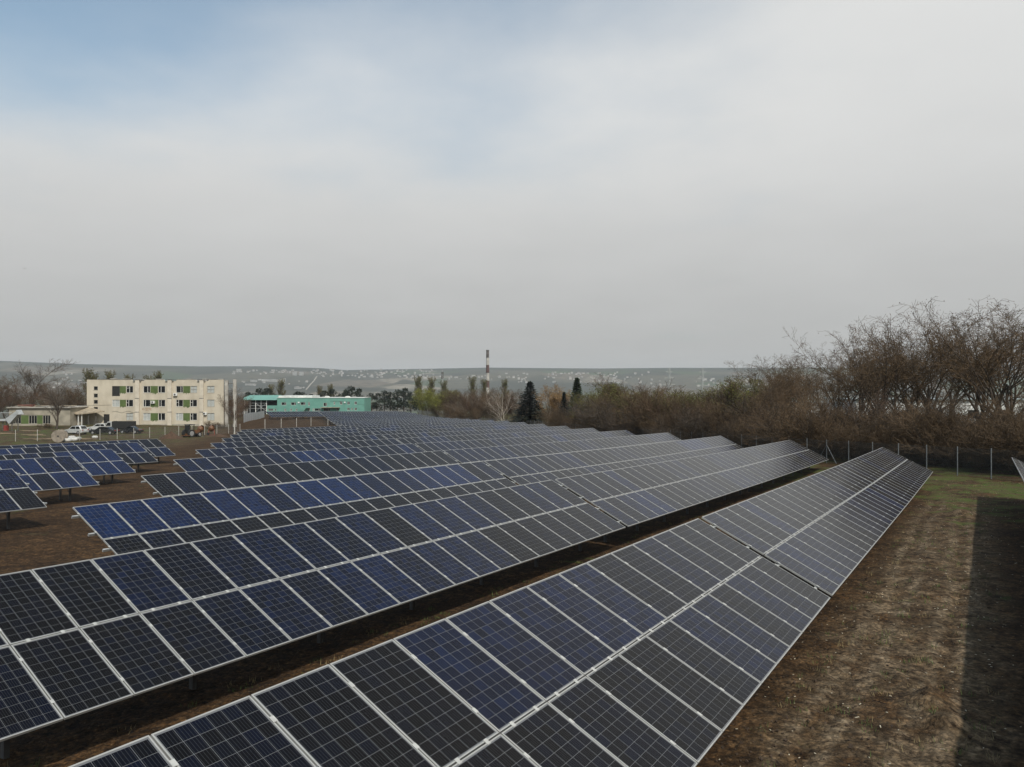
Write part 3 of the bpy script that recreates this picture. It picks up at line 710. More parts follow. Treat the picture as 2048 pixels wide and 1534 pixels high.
# ------------------------------------------------------------------ teal hall
M['teal'] = mat('teal_render', (0.140, 0.325, 0.272), 0.85, 0, 0.6, col2=(0.112, 0.27, 0.226), detail=7)
M['teal_roof'] = mat('teal_roof_sheet', (0.145, 0.30, 0.265), 0.6, 0.15, .8, stretch=(.1, 1, 1))
M['roof_white'] = mat('pale_roof_membrane', (0.52, 0.54, 0.52), 0.7, 0.15, .7)
M['dark_hall'] = mat('dark_hall_interior', (0.03, 0.034, 0.034), 0.8, 0.3, .5)
def teal_hall():
    t = 300.0; k = t/FPX/6.827; x0 = (440+780/6.827-1024)/FPX*t; zb = zpix(830, t)
    o = thing('teal_hall', 'two-storey teal building with glazed hall wing beyond the solar rows', 'building', (x0, t, zb))
    X = lambda c: (c-780)*k; Z = lambda c: (751-c)*k
    W = X(1970); H = Z(518); D = 14
    up = [(838, 905, 617, 578), (970, 1036, 617, 578), (1100, 1166, 615, 576), (1204, 1226, 622, 572), (1412, 1460, 632, 585), (1552, 1572, 612, 570), (1638, 1672, 608, 568), (1737, 1772, 608, 568), (1836, 1870, 607, 566)]
    dn = [(880, 905, 697, 664), (957, 982, 697, 664), (1033, 1056, 697, 664), (1203, 1228, 695, 655), (1265, 1282, 697, 660), (1290, 1375, 697, 660), (1415, 1503, 697, 660), (1590, 1622, 690, 655), (1737, 1772, 688, 652), (1792, 1814, 684, 655), (1836, 1870, 688, 650)]
    holes = [(X(a), X(b), Z(c), Z(d)) for a, b, c, d in up+dn]
    mb = MB(); wall_with_holes(0, W, 0, H, 0, .3, holes, mb); mb.bb(0, .3, .3, D, 0, H); mb.bb(W-.3, W, .3, D, 0, H); mb.bb(.3, W-.3, D-.3, D, 0, H); mb.build('wall', M['teal'], o)
    for i, h in enumerate(holes): window(o, *h, 0.06, 'pane', 'pvc', (.72,) if h[1]-h[0] > 1.2 else (.5,), None, sill=False)
    mb = MB(); mb.bb(-.1, W+.1, -.15, D+.1, H, H+.14); rf = mb.build('roof', M['roof_white'], o)
    mb = MB(); mb.bb(-.1, X(1240), 2, D, H+.142, H+.85); mb.build('raised_roof', M['roof_white'], rf)
    for c in (1085, 1452, 1735):
        mb = MB()
        for i in range(8):
            a0, a1 = math.pi*i/8, math.pi*(i+1)/8
            mb.add([(X(c)+.95*math.cos(a), y, H+.14+.6*math.sin(a)) for a in (a0, a1) for y in (.4, 2.2)], [(0, 1, 3, 2)])
            mb.add([(X(c)+.95*math.cos(a0), .4, H+.14+.6*math.sin(a0)), (X(c)+.95*math.cos(a1), .4, H+.14+.6*math.sin(a1)), (X(c), .4, H+.14)], [(0, 1, 2)])
        mb.build('roof_light', M['white_metal'], rf)
    mb = MB(); mb.bb(X(1385), X(1640), -1.7, -.02, Z(651), Z(645)); mb.build('canopy', M['asbestos'], o)
    mb = MB(); mb.add([(X(1150), -1.3, Z(695)), (X(1185), -1.3, Z(655)), (X(1230), -1.3, Z(655)), (X(1230), -.02, Z(655)), (X(1185), -.02, Z(655)), (X(1150), -.02, Z(695))], [(0, 1, 4, 5), (1, 2, 3, 4), (5, 4, 1, 0), (4, 3, 2, 1)]); mb.build('stair_flight', M['concrete'], o)
    for cx, cz in ((1076, 580), (1705, 578)): mb = MB(); mb.bb(X(cx)-.3, X(cx)+.3, -.32, -.004, Z(cz)-.25, Z(cz)+.25); mb.build('air_conditioner', M['white_metal'], o)
    mb = MB()
    mb.tube((X(1500), -.03, Z(562)), (X(1740), -.03, Z(566)), .03, n=4); mb.tube((X(1880), -.03, Z(606)), (X(1970), -.03, Z(612)), .03, n=4); mb.tube((X(1055), -.03, Z(678)), (X(1130), -.03, Z(686)), .03, n=4); mb.build('cable', M['black'], o)
    # glazed hall wing under a slanting roof
    xl = X(270); xr = -.02
    mb = MB(); ze, zr = Z(542), Z(482)
    mb.add([(xl, -1.0, ze), (xr, -1.0, ze), (xr, 6, zr), (X(345), 6, zr), (xl, -1, ze-.14), (xr, -1, ze-.14), (xr, 6, zr-.14), (X(345), 6, zr-.14)], [(0, 1, 2, 3), (7, 6, 5, 4), (0, 4, 5, 1), (1, 5, 6, 2), (2, 6, 7, 3), (3, 7, 4, 0)])
    wr = mb.build('wing_roof', M['teal_roof'], o)
    mb = MB()
    for i in range(24): x = X(290)+i*(xr-X(290))/24; mb.tube((x, -.98, ze+.03), (x+(X(345)-X(290))*(1-i/24.)*.6, 5.9, zr+.02), .03, n=4)
    mb.build('standing_seams', M['teal_roof'], wr)
    mb = MB(); mb.bb(X(335), xr, 4.0, 4.3, 0, zr-.5); mb.build('hall_back_wall', M['dark_hall'], o)
    for c in (333, 412, 488, 562, 637): mb = MB(); mb.bb(X(c)-.11, X(c)+.11, -.2, .02, 0, ze-.15); mb.build('mullion', M['white_metal'] if c in (333, 488, 637) else M['steel'], o)
    for c in (588, 622, 660): mb = MB(); mb.bb(X(333), X(637), -.15, -.05, Z(c)-.06, Z(c)+.06); mb.build('transom', M['steel'], o)
    mb = MB(); mb.tube((X(488), -.12, Z(588)), (X(637), -.12, Z(700)), .06, n=5); mb.tube((X(488), -.12, Z(700)), (X(637), -.12, Z(588)), .06, n=5); mb.build('cross_brace', M['steel'], o)
    mb = MB(); wall_with_holes(X(637), -.02, 0, Z(622), .1, 3, [(X(655), X(730), Z(695), Z(664)), (X(748), X(766), Z(697), Z(662))], mb); mb.build('side_block', M['teal'], o)
    window(o, X(655), X(730), Z(695), Z(664), .16, 'pane', 'pvc', (), (0, .5, 1), sill=False); window(o, X(748), X(766), Z(697), Z(662), .16, 'pane', 'pvc', (), None, sill=False)
teal_hall()

# ------------------------------------------------------------------ striped chimney, masts, pylons
M['band_red'] = mat('faded_red_band', (0.085, 0.042, 0.038), 0.85, 0.3, .4)
M['band_white'] = mat('faded_white_band', (0.40, 0.38, 0.355), 0.85, 0.2, .4)
M['soot'] = mat('sooty_band', (0.10, 0.085, 0.08), 0.9, 0.3, .4)
def ring_tower(mb, prof, n=20, mi=0):
    for (z0, r0), (z1, r1) in zip(prof, prof[1:]): mb.tube((0, 0, z0), (0, 0, z1), r0, r1, n, mi)
def chimney():
    t = 850.0; b = at_depth(975.2, t); k = t/FPX
    o = thing('striped_chimney', 'tall red and white banded factory chimney rising over the trees', 'chimney', b)
    zt = zpix(700, t)-b.z; bands = [(15, 'soot'), (15, 'band_white'), (15.4, 'band_red'), (15.8, 'band_white'), (14, 'band_red'), (14, 'band_white'), (60, 'band_red')]
    z = zt; rad = lambda zz: 1.75*k/0.584*.93+(zt-zz)*.012
    for h, m in bands:
        z1 = max(0, z-h*k)
        mb = MB(); mb.tube((0, 0, z1), (0, 0, z), rad(z1), rad(z), 20, cap=True); mb.build('band', M[m], o, smooth=False); z = z1
        if z <= 0: break
    for zz in (zt-.6, zt-15*k, zt-46*k): mb = MB(); mb.tube((0, 0, zz), (0, 0, zz+.5), rad(zz)+.35, rad(zz)+.35, 20, cap=True); mb.build('gallery', M['dark_steel'], o)
chimney()
def mast():
    t = 520.0; b = at_depth(884.7, t); k = t/FPX; H = zpix(740, t)-b.z
    o = thing('phone_mast', 'slim grey mast with antennas left of the striped chimney', 'mast', b)
    mb = MB(); mb.tube((0, 0, 0), (0, 0, H), .42, .22, 8); mb.build('pole', M['steel'], o)
    for z, n in ((H-2.2, 3), (H-4.6, 3)):
        for i in range(n):
            a = 2.1*i+z; mb = MB(); mb.box((math.cos(a)*.75, math.sin(a)*.75, z), (.45, .3, 2.0)); mb.tube((0, 0, z), (math.cos(a)*.75, math.sin(a)*.75, z), .06, n=4); mb.build('antenna', M['dark_steel'], o)
    mb = MB(); mb.tube((0, 0, H-5.8), (0, 0, H-5.5), .95, .95, 10, cap=True); mb.build('platform', M['dark_steel'], o)
mast()
M['pylon'] = mat('pylon_steel', (0.42, 0.43, 0.42), 0.6, 0.1, 1)
def pylon(px, ytop, t, label):
    b = at_depth(px, t); H = zpix(ytop, t)-b.z; o = thing('lattice_pylon', label, 'pylon', b, 0.4, 'lattice pylons beyond the trees')
    w0, w1 = H*.055, H*.012
    mb = MB(); n = 9; lv = [(i/n, w0+(w1-w0)*min(1, (i/n)/.75)) for i in range(n+1)]
    cs = ((1, 1), (-1, 1), (-1, -1), (1, -1))
    for (a, wa), (c, wc) in zip(lv, lv[1:]):
        for i in range(4):
            s, q = cs[i], cs[(i+1) % 4]
            mb.tube((s[0]*wa, s[1]*wa, a*H), (s[0]*wc, s[1]*wc, c*H), .16, n=4); mb.tube((s[0]*wa, s[1]*wa, a*H), (q[0]*wc, q[1]*wc, c*H), .09, n=3); mb.tube((s[0]*wc, s[1]*wc, c*H), (q[0]*wc, q[1]*wc, c*H), .09, n=3)
    mb.build('lattice', M['pylon'], o)
    for f, w in ((.70, .13), (.82, .10), (.93, .075)):
        mb = MB()
        for s in (1, -1): mb.tube((0, 0, f*H+.8), (s*w*H, 0, f*H), .12, n=4); mb.tube((0, 0, f*H-.3), (s*w*H, 0, f*H), .12, n=4)
        mb.build('cross_arm', M['pylon'], o)
pylon(1338, 736, 640, 'left of two pale lattice pylons beyond the brown trees')
pylon(1405, 736, 760, 'right of two pale lattice pylons beyond the brown trees')

# ------------------------------------------------------------------ town on the far hillside
M['far_white'] = mat('far_pale_render', (0.34, 0.335, 0.32), 0.9, 0.3, .05)
M['far_roof'] = mat('far_roof', (0.26, 0.22, 0.20), 0.9, 0.3, .05)
M['far_window'] = mat('far_window', (0.10, 0.10, 0.11), 0.4, 0.2, .05)
def house_mesh(w, d, h, rf):
    a = MB(); a.bb(-w/2, w/2, -d/2, d/2, -6, h); b = MB()
    b.add([(-w/2-.4, -d/2-.4, h), (w/2+.4, -d/2-.4, h), (w/2+.4, d/2+.4, h), (-w/2-.4, d/2+.4, h), (-w/2, 0, h+rf), (w/2, 0, h+rf)], [(0, 1, 5, 4), (2, 3, 4, 5), (0, 4, 3), (1, 2, 5), (3, 2, 1, 0)])
    return a.mesh('wall', M['far_white']), b.mesh('roof', M['far_roof'])
def town():
    kinds = [house_mesh(8, 7, 4.2, 2.6), house_mesh(10, 8, 6, 3), house_mesh(7, 7, 3.6, 2.2), house_mesh(15, 9, 5, 1.5)]
    rg = random.Random(11)
    zones = [((462, 640, 741, 749), 42, 'small pale house in the hillside village left of the hill road'), ((640, 868, 740, 756), 86, 'small pale house in the hillside village right of the hill road'),
             ((846, 1000, 752, 759), 26, 'small pale house in the village row behind the striped chimney'), ((1010, 1250, 745, 766), 64, 'small pale house scattered on the far slope right of the striped chimney'),
             ((1205, 1330, 745, 775), 26, 'small pale house on the far slope left of the pylons'), ((1370, 1470, 753, 778), 18, 'small pale house on the far slope right of the pylons'),
             ((96, 172, 744, 778), 14, 'small pale house on the far slope left of the cream block'), ((480, 620, 757, 778), 14, 'small pale house in the valley above the teal building')]
    for (x0, x1, y0, y1), n, lab in zones:
        for i in range(n):
            px = rg.uniform(x0, x1); f = rg.random(); py = y0+(y1-y0)*f
            g = ray_ground(px, py, 900); wm, rm = rg.choice(kinds)
            o = thing('village_house', lab, 'house', g, rg.choice((0, .3, -.3, 1.2, 1.7)), lab.replace('small pale house', 'small pale houses'))
            s = rg.uniform(.8, 1.3); o.scale = (s, s, s); link('wall', wm, o); link('roof', rm, o)
    def block(px, py, w_px, h_px, label, floors=6):
        g = ray_ground(px, py, 900); k = g.y/FPX; w, h = w_px*k, h_px*k
        o = thing('far_block', label, 'building', g); mb = MB(); mb.bb(-w/2, w/2, 0, w*.5 if w < 40 else 18, -8, h); mb.build('wall', M['far_white'], o)
        n = max(2, int(w/6)); mb = MB()
        for fl in range(floors):
            for i in range(n): x = -w/2+(i+.3)*w/n; z = (fl+.35)*h/floors; mb.bb(x, x+w/n*.4, -.15, -.02, z, z+h/floors*.45)
        mb.build('windows', M['far_window'], o, kind='stuff'); mb = MB(); mb.bb(-w/2-.3, w/2+.3, -.3, (w*.5 if w < 40 else 18)+.3, h, h+.8); mb.build('roof', M['far_roof'] if w < 60 else M['far_white'], o)
    block(589, 751, 8, 7, 'left of the twin tall apartment blocks in the hillside village', 8); block(602.5, 751, 8, 7.5, 'right of the twin tall apartment blocks in the hillside village', 8)
    block(477, 744, 9, 6, 'white domed-looking hillside building at the left end of the village', 4); block(468, 745.5, 5, 3.5, 'low white building beside the white hillside building', 2)
    block(506.5, 764, 12.5, 4, 'short white works shed in the valley, left of the long one', 2); block(546, 763.5, 46, 5, 'long white factory building in the valley above the teal hall', 2)
    block(500, 771, 20, 3.6, 'low white shed in the valley above the wing roof of the teal hall', 2); block(540, 777, 11, 3, 'small white shed below the long factory building', 1)
    block(595, 778, 14, 4, 'pale shed in the valley beside the hill road', 1); block(153, 778, 26, 4, 'long white roof seen just left of the cream block', 1)
    # pale road climbing the far slope
    pts = [ray_ground(px, py, 900) for px, py in ((612, 780), (617, 774), (622, 768), (628, 762), (631, 757), (634, 753))]
    mb = MB()
    for a, b in zip(pts, pts[1:]):
        n = 6
        for i in range(n):
            q0 = a.lerp(b, i/n); q1 = a.lerp(b, (i+1)/n); w = 3.2
            mb.add([(q0.x-w, q0.y, gz(q0.x-w, q0.y)+1.2), (q0.x+w, q0.y, gz(q0.x+w, q0.y)+1.2), (q1.x+w, q1.y, gz(q1.x+w, q1.y)+1.2), (q1.x-w, q1.y, gz(q1.x-w, q1.y)+1.2)], [(0, 1, 2, 3)])
    mb.build('road', mat('pale_dirt_road', (0.30, 0.27, 0.23), 0.9, 0.15, .05), kind='structure')
town()

# pale sheds seen through the bare trees at right
M['shed'] = mat('pale_shed_sheet', (0.60, 0.61, 0.60), 0.6, 0.12, .4, stretch=(3, 1, .3))
M['shed_roof'] = mat('grey_green_shed_roof', (0.20, 0.24, 0.24), 0.6, 0.15, .3)
def sheds():
    for px0, px1, t, yb, yt, lab in ((1572, 1700, 150, 842, 797, 'pale shed glimpsed behind the bare trees, left one'), (1712, 2110, 128, 838, 791, 'long pale shed glimpsed behind the tall bare trees at right'), (1425, 1450, 190, 838, 812, 'small white hut glimpsed through the brown thicket')):
        x0, x1 = (px0-1024)/FPX*t, (px1-1024)/FPX*t; b = Vector(((x0+x1)/2, t, gz((x0+x1)/2, t))); w = x1-x0; h = zpix(yt+9, t)-b.z; D = 12 if w > 10 else 4
        o = thing('storage_shed', lab, 'shed', b)
        mb = MB(); mb.bb(-w/2, w/2, 0, D, -1, h); mb.build('wall', M['shed'], o)
        mb = MB(); mb.prism([(-w/2-.3, h), (w/2+.3, h), (w/2+.3, h+.12), (-w/2-.3, h+.12)], -.4, D+.4); mb.build('roof', M['shed_roof'], o)
        for i in range(max(1, int(w/5))): mb = MB(); xx = -w/2+(i+.5)*w/max(1, int(w/5)); mb.bb(xx-.7, xx+.7, -.05, -.004, h*.45, h*.7); mb.build('window', M['pane'], o)
sheds()

# ------------------------------------------------------------------ trees
M['bark'] = mat('dark_bark', (0.050, 0.038, 0.029), 0.95, 0.3, 6, stretch=(1, 1, .3))
M['bark_grey'] = mat('grey_bark', (0.105, 0.088, 0.072), 0.95, 0.3, 5, stretch=(1, 1, .3))
M['twig'] = mat('brown_twigs', (0.080, 0.051, 0.027), 0.95, 0.35, .9)
M['twig_red'] = mat('reddish_twigs', (0.072, 0.041, 0.025), 0.95, 0.35, .8)
M['pale_twig'] = mat('pale_tan_twigs', (0.20, 0.15, 0.11), 0.95, 0.3, .8)
M['twig_grey'] = mat('grey_twigs', (0.115, 0.090, 0.070), 0.95, 0.3, .8)
M['pods'] = mat('dry_pods', (0.098, 0.057, 0.022), 0.9, 0.4, 2)
M['bud'] = mat('olive_buds', (0.098, 0.096, 0.022), 0.9, 0.35, 1.5)
M['fresh'] = mat('fresh_yellow_leaves', (0.150, 0.155, 0.022), 0.85, 0.3, 1.2)
M['tan_bud'] = mat('tan_catkins', (0.24, 0.145, 0.06), 0.9, 0.3, 1.5)
M['birch'] = mat('birch_bark', (0.55, 0.50, 0.44), 0.8, 0, 9, col2=(0.24, 0.20, 0.17), stretch=(1, 1, .6), lo=.3, hi=.48)
M['needle'] = mat('spruce_needles', (0.0070, 0.0115, 0.0085), 0.9, 0.45, 2.2)
M['pine'] = mat('pine_needles', (0.0145, 0.0240, 0.0130), 0.9, 0.45, 1.4)
M['thuja'] = mat('thuja_green', (0.024, 0.040, 0.013), 0.9, 0.4, 1.6)

def grow(rg, p, d, L, r, lev, out, tips, prm):
    maxlev = prm['lev']; nseg = (5, 4, 4, 3, 3, 2)[min(lev, 5)]
    pts = [(p, d, r)]
    for s in range(nseg):
        w = prm['wander']*(1+.25*lev)
        d = (d+Vector((rg.gauss(0, w), rg.gauss(0, w), rg.gauss(0, w)+prm['up'][min(lev, len(prm['up'])-1)]))).normalized()
        p2 = p+d*(L/nseg); r2 = r*(1-.62*(s+1)/nseg) if lev < maxlev else r*.8
        r2 = max(r2, prm['rmin']); out.append((p, p2, max(r*(1-.62*s/nseg), prm['rmin']), r2, lev)); p = p2; pts.append((p, d, r2))
    if lev >= maxlev: tips.append((p, d)); return
    nch = prm['kids'][min(lev, len(prm['kids'])-1)]
    for c in range(nch):
        f = prm['first'][min(lev, len(prm['first'])-1)]; f = f+(1-f)*((c+rg.random())/nch); k = min(f*nseg, nseg-.01); i = int(k); q = pts[i][0].lerp(pts[i+1][0], k-i)
        dd = pts[min(i+1, nseg)][1]; a = rg.uniform(0, 2*math.pi); ax = dd.orthogonal().normalized(); side = (ax*math.cos(a)+dd.cross(ax)*math.sin(a))
        sp = prm['angle'][min(lev, len(prm['angle'])-1)]*rg.uniform(.7, 1.25)
        nd = (dd*math.cos(sp)+side*math.sin(sp)).normalized()
        if nd.z < prm.get('minz', -.3): nd.z = abs(nd.z)*.3; nd.normalize()
        grow(rg, q, nd, L*prm['len'][min(lev, len(prm['len'])-1)]*rg.uniform(.75, 1.2), max(pts[i][2]*prm['rad'], prm['rmin']), lev+1, out, tips, prm)
    if lev: tips.append((p, d))

def leaf_quad(mb, rg, p, s, mi=0, el=1.0):
    n = Vector((rg.gauss(0, 1), rg.gauss(0, 1), rg.gauss(0, 1))); n.normalize(); a = n.orthogonal().normalized()*s*.5; b = n.cross(a).normalized()*s*.5*el
    mb.add([p-a-b, p+a-b*.6, p+a*.7+b, p-a*.8+b*.8], [(0, 1, 2, 3)], mi)

def bare_proto(name, seed, prm, H=10.0, bark='bark', twig='twig', leaf=None, nleaf=0, lsize=.1, lspread=.25, split=2, stems=1, lean=.15):
    rg = random.Random(seed); out, tips = [], []
    for s in range(stems):
        a = rg.uniform(0, 6.28); d = Vector((math.cos(a)*lean*(1+stems*.18), math.sin(a)*lean*(1+stems*.18), 1)).normalized()
        b = Vector((math.cos(a)*.12*stems, math.sin(a)*.12*stems, -.15)) if stems > 1 else Vector((0, 0, -.15))
        grow(rg, b, d, prm['trunk']*(1 if s == 0 else rg.uniform(.7, 1)), prm['r0']*(1 if stems == 1 else .6), 0, out, tips, prm)
    zs = sorted(q[1].z for q in out); zm = zs[int(len(zs)*.985)]; sc = H/zm*.98
    lim = zm*1.04; out = [q for q in out if q[1].z < lim]; tips = [q for q in tips if q[0].z < lim]
    T, C = MB(), MB()
    for p0, p1, r0, r1, lev in out:
        if lev < split: T.tube(p0*sc, p1*sc, r0*sc, r1*sc, 7 if lev == 0 else 5)
        else: C.tube(p0*sc, p1*sc, r0*sc, r1*sc, 3)
    if leaf:
        per = max(1, nleaf//max(1, len(tips)))
        for p, d in tips:
            for k in range(per): leaf_quad(C, rg, p*sc+Vector((rg.gauss(0, lspread), rg.gauss(0, lspread), rg.gauss(0, lspread)))-d*rg.uniform(0, .4), lsize*rg.uniform(.6, 1.4), 1, 1.0)
    return {'trunk': T.mesh('trunk', M[bark], True), 'crown': C.mesh('crown', [M[twig], M[leaf]] if leaf else [M[twig]]), 'H': H}

def P(**k):
    d = dict(lev=4, wander=.09, up=(.02, .05, .06, .05, .03), kids=(6, 6, 5, 4), first=(.35, .25, .2, .15), angle=(.6, .65, .7, .75), len=(.62, .58, .56, .55), rad=.55, rmin=.011, trunk=6.0, r0=.17)
    d.update(k); return d

def spruce_proto(seed, H=10, wid=.30, m='needle', droop=.35):
    rg = random.Random(seed); T, C = MB(), MB(); T.tube((0, 0, -.2), (0, 0, H*.97), .2, .02, 7)
    z = .35
    while z < H*.985:
        f = 1-z/H; Rz = H*wid*(f**.82)*rg.uniform(.86, 1.1)+.06; n = int(7+10*f)
        for i in range(n):
            a = 2*math.pi*i/n+rg.uniform(-.3, .3); L = Rz*rg.uniform(.72, 1.12); m_ = max(3, int(L/.22))
            for k in range(m_):
                s = (k+.6)/m_; p = Vector((math.cos(a)*L*s, math.sin(a)*L*s, z-droop*L*s*s+.12*L*s+.1*(s > .85)))
                w = .34*(1-.35*s)+.08; t = Vector((-math.sin(a), math.cos(a), 0)); rd = Vector((math.cos(a), math.sin(a), -.35+.5*s))
                jit = Vector((rg.gauss(0, .05), rg.gauss(0, .05), rg.gauss(0, .05)))
                C.add([p+jit-rd*.18, p+t*w*rg.uniform(.5, 1)+Vector((0, 0, -.14*rg.random()-.05))+rd*.06, p+rd*.30+jit, p-t*w*rg.uniform(.5, 1)+Vector((0, 0, -.14*rg.random()-.05))+rd*.06], [(0, 1, 2, 3)])
        z += .16+.22*f
    for i in range(20): leaf_quad(C, rg, Vector((rg.gauss(0, .05), rg.gauss(0, .05), H*rg.uniform(.93, 1.0))), .25)
    return {'trunk': T.mesh('trunk', M['bark']), 'crown': C.mesh('crown', [M[m]]), 'H': H}

def pine_proto(seed, H=10, wid=.26, m='pine', lo=.28):
    rg = random.Random(seed); T, C = MB(), MB(); T.tube((0, 0, -.2), (.15, .1, H*.5), .2, .13, 7); T.tube((.15, .1, H*.5), (.1, 0, H*.93), .13, .03, 6)
    for c in range(30):
        f = (c+rg.random())/30; z = H*(lo+(1-lo)*f*.96); rr = H*wid*(math.sin(math.pi*min(1, (.22+.78*f)))**.7)*rg.uniform(.35, 1.0)+.05; a = rg.uniform(0, 6.28)
        q = Vector((math.cos(a)*rr, math.sin(a)*rr, z)); T.tube((.12, .05, z-.5), q, .05, .02, 4); S = H*.085*rg.uniform(.75, 1.3)
        for k in range(75):
            d = Vector((rg.gauss(0, 1), rg.gauss(0, 1), rg.gauss(0, .62)))
            d.normalize(); p = q+Vector((d.x, d.y, d.z*.65))*S*rg.uniform(.45, 1.05); e = d.orthogonal().normalized()*.075*H*.1*rg.uniform(.8, 1.5)
            e.rotate(Matrix.Rotation(rg.uniform(0, 3.1), 3, d)); tip = p+(d+Vector((0, 0, .35))).normalized()*.32*rg.uniform(.7, 1.3)*H*.1
            C.add([p-e, p+e, tip+e*.35, tip-e*.35], [(0, 1, 2, 3)])
    return {'trunk': T.mesh('trunk', M['bark']), 'crown': C.mesh('crown', [M[m]]), 'H': H}

TREES = {}
def make_protos():
    for i in range(4):
        TREES['locust', i] = bare_proto('locust', 20+i, P(lev=4, kids=(5, 6, 6, 6), first=(.38, .3, .25, .15), angle=(.56, .60, .78, .95), len=(.84, .62, .46, .44), up=(.01, .12, .09, .03, .0), wander=.12, rad=.6, trunk=5.2, r0=.2, rmin=.0092), leaf='pods', nleaf=2600, lsize=.05, lspread=.09)
    for i in range(3):
        TREES['brown', i] = bare_proto('brown', 40+i, P(lev=4, kids=(6, 6, 5, 4), first=(.12, .15, .15, .1), angle=(.5, .55, .6, .6), len=(.62, .58, .56, .55), up=(.0, .07, .08, .06, .05), wander=.07, trunk=6.5, r0=.12, rmin=.010), twig=('twig', 'twig_red', 'twig_grey')[i], stems=3, leaf='pods', nleaf=900, lsize=.045, lspread=.1)
    for i in range(2):
        TREES['olive', i] = bare_proto('olive', 60+i, P(lev=4, kids=(6, 6, 5, 3), first=(.12, .15, .15, .1), angle=(.45, .5, .6, .6), up=(.0, .08, .09, .07, .05), wander=.07, trunk=6.5, r0=.11, rmin=.010), leaf='bud', nleaf=9000, lsize=.10, lspread=.16, stems=2)
    TREES['willow', 0] = bare_proto('willow', 71, P(lev=4, kids=(6, 5, 5, 3), first=(.15, .15, .15, .1), angle=(.6, .6, .6, .6), trunk=6, r0=.16), leaf='fresh', nleaf=11000, lsize=.13, lspread=.26, stems=2)
    TREES['grey', 0] = bare_proto('grey', 81, P(lev=4, kids=(6, 7, 6, 4), first=(.4, .25, .2, .15), angle=(.55, .6, .65, .7), trunk=6, r0=.2, rmin=.012), bark='bark_grey', twig='twig_grey')
    TREES['grey', 1] = bare_proto('grey', 87, P(lev=4, kids=(9, 7, 5, 4), first=(.14, .2, .2, .15), angle=(.55, .5, .55, .6), trunk=5.5, r0=.2, up=(.02, .08, .08, .05), rmin=.012), bark='bark', twig='twig_grey', lean=.03)
    TREES['poplar', 0] = bare_proto('poplar', 91, P(lev=3, kids=(34, 5, 5), first=(.12, .1, .1), angle=(.30, .28, .35), len=(.26, .6, .55), up=(.04, .12, .1), wander=.04, trunk=9.5, r0=.14, rmin=.014), bark='bark_grey', twig='twig_grey', leaf='bud', nleaf=2600, lsize=.12, lspread=.1, split=1, lean=.02)
    TREES['birch', 0] = bare_proto('birch', 103, P(lev=4, kids=(7, 5, 4, 3), first=(.12, .2, .2, .2), angle=(.6, .5, .6, .7), len=(.72, .55, .5, .5), up=(.03, .06, .03, -.02), wander=.07, trunk=6.5, r0=.13, rmin=.010), bark='birch', twig='pale_twig', split=3, stems=2, lean=.22)
    TREES['birch', 1] = bare_proto('birch', 113, P(lev=4, kids=(6, 5, 5, 3), first=(.4, .2, .2, .2), angle=(.5, .5, .6, .7), trunk=7.5, r0=.12, rmin=.011), bark='birch', twig='twig', split=2, leaf='tan_bud', nleaf=3800, lsize=.11, lspread=.25)
    for i in range(2):
        TREES['shrub', i] = bare_proto('shrub', 120+i, P(lev=3, kids=(7, 6, 6), first=(.05, .1, .1), angle=(.55, .6, .7), len=(.6, .6, .6), up=(.0, .04, .04, .03), trunk=6, r0=.08, rmin=.013), H=4, twig=('twig', 'bark')[i], stems=9, lean=.3, leaf='pods', nleaf=1000, lsize=.03, lspread=.1)
    TREES['spruce', 0] = spruce_proto(131, wid=.335); TREES['spruce', 1] = spruce_proto(137, wid=.22, m='thuja', droop=.2); TREES['spruce', 2] = spruce_proto(139, wid=.24)
    TREES['pine', 0] = pine_proto(141); TREES['pine', 1] = pine_proto(149, wid=.32, lo=.18)
make_protos()
NAMES = {'locust': ('bare_tree', 'tree'), 'brown': ('bare_tree', 'tree'), 'olive': ('budding_tree', 'tree'), 'willow': ('leafing_bush', 'bush'), 'grey': ('bare_tree', 'tree'), 'poplar': ('poplar_tree', 'tree'), 'birch': ('birch_tree', 'tree'), 'shrub': ('bare_shrub', 'shrub'), 'spruce': ('spruce_tree', 'tree'), 'pine': ('pine_tree', 'tree')}
trnd = random.Random(5)
def tree(kind, var, px, t, ytop, label, group=None, fat=1.0, base=None, name=None):
    pr = TREES[kind, var]; b = at_depth(px, t) if base is None else base; H = zpix(ytop, t)-b.z
    o = thing(name or NAMES[kind][0], label, NAMES[kind][1], b, trnd.uniform(0, 6.28), group); s = H/pr['H']; o.scale = (s*fat, s*fat, s)
    link('trunk' if kind != 'shrub' else 'stems', pr['trunk'], o); link('crown', pr['crown'], o); return o

def fence_y(px):                                                # depth of the chain-link fence under a picture column
    k = (px-1024)/FPX; m = (CORNER[0]+39.0)/(CORNER[1]-322.0)   # dx/dy of the fence
    return (CORNER[0]-m*CORNER[1])/(k-m)

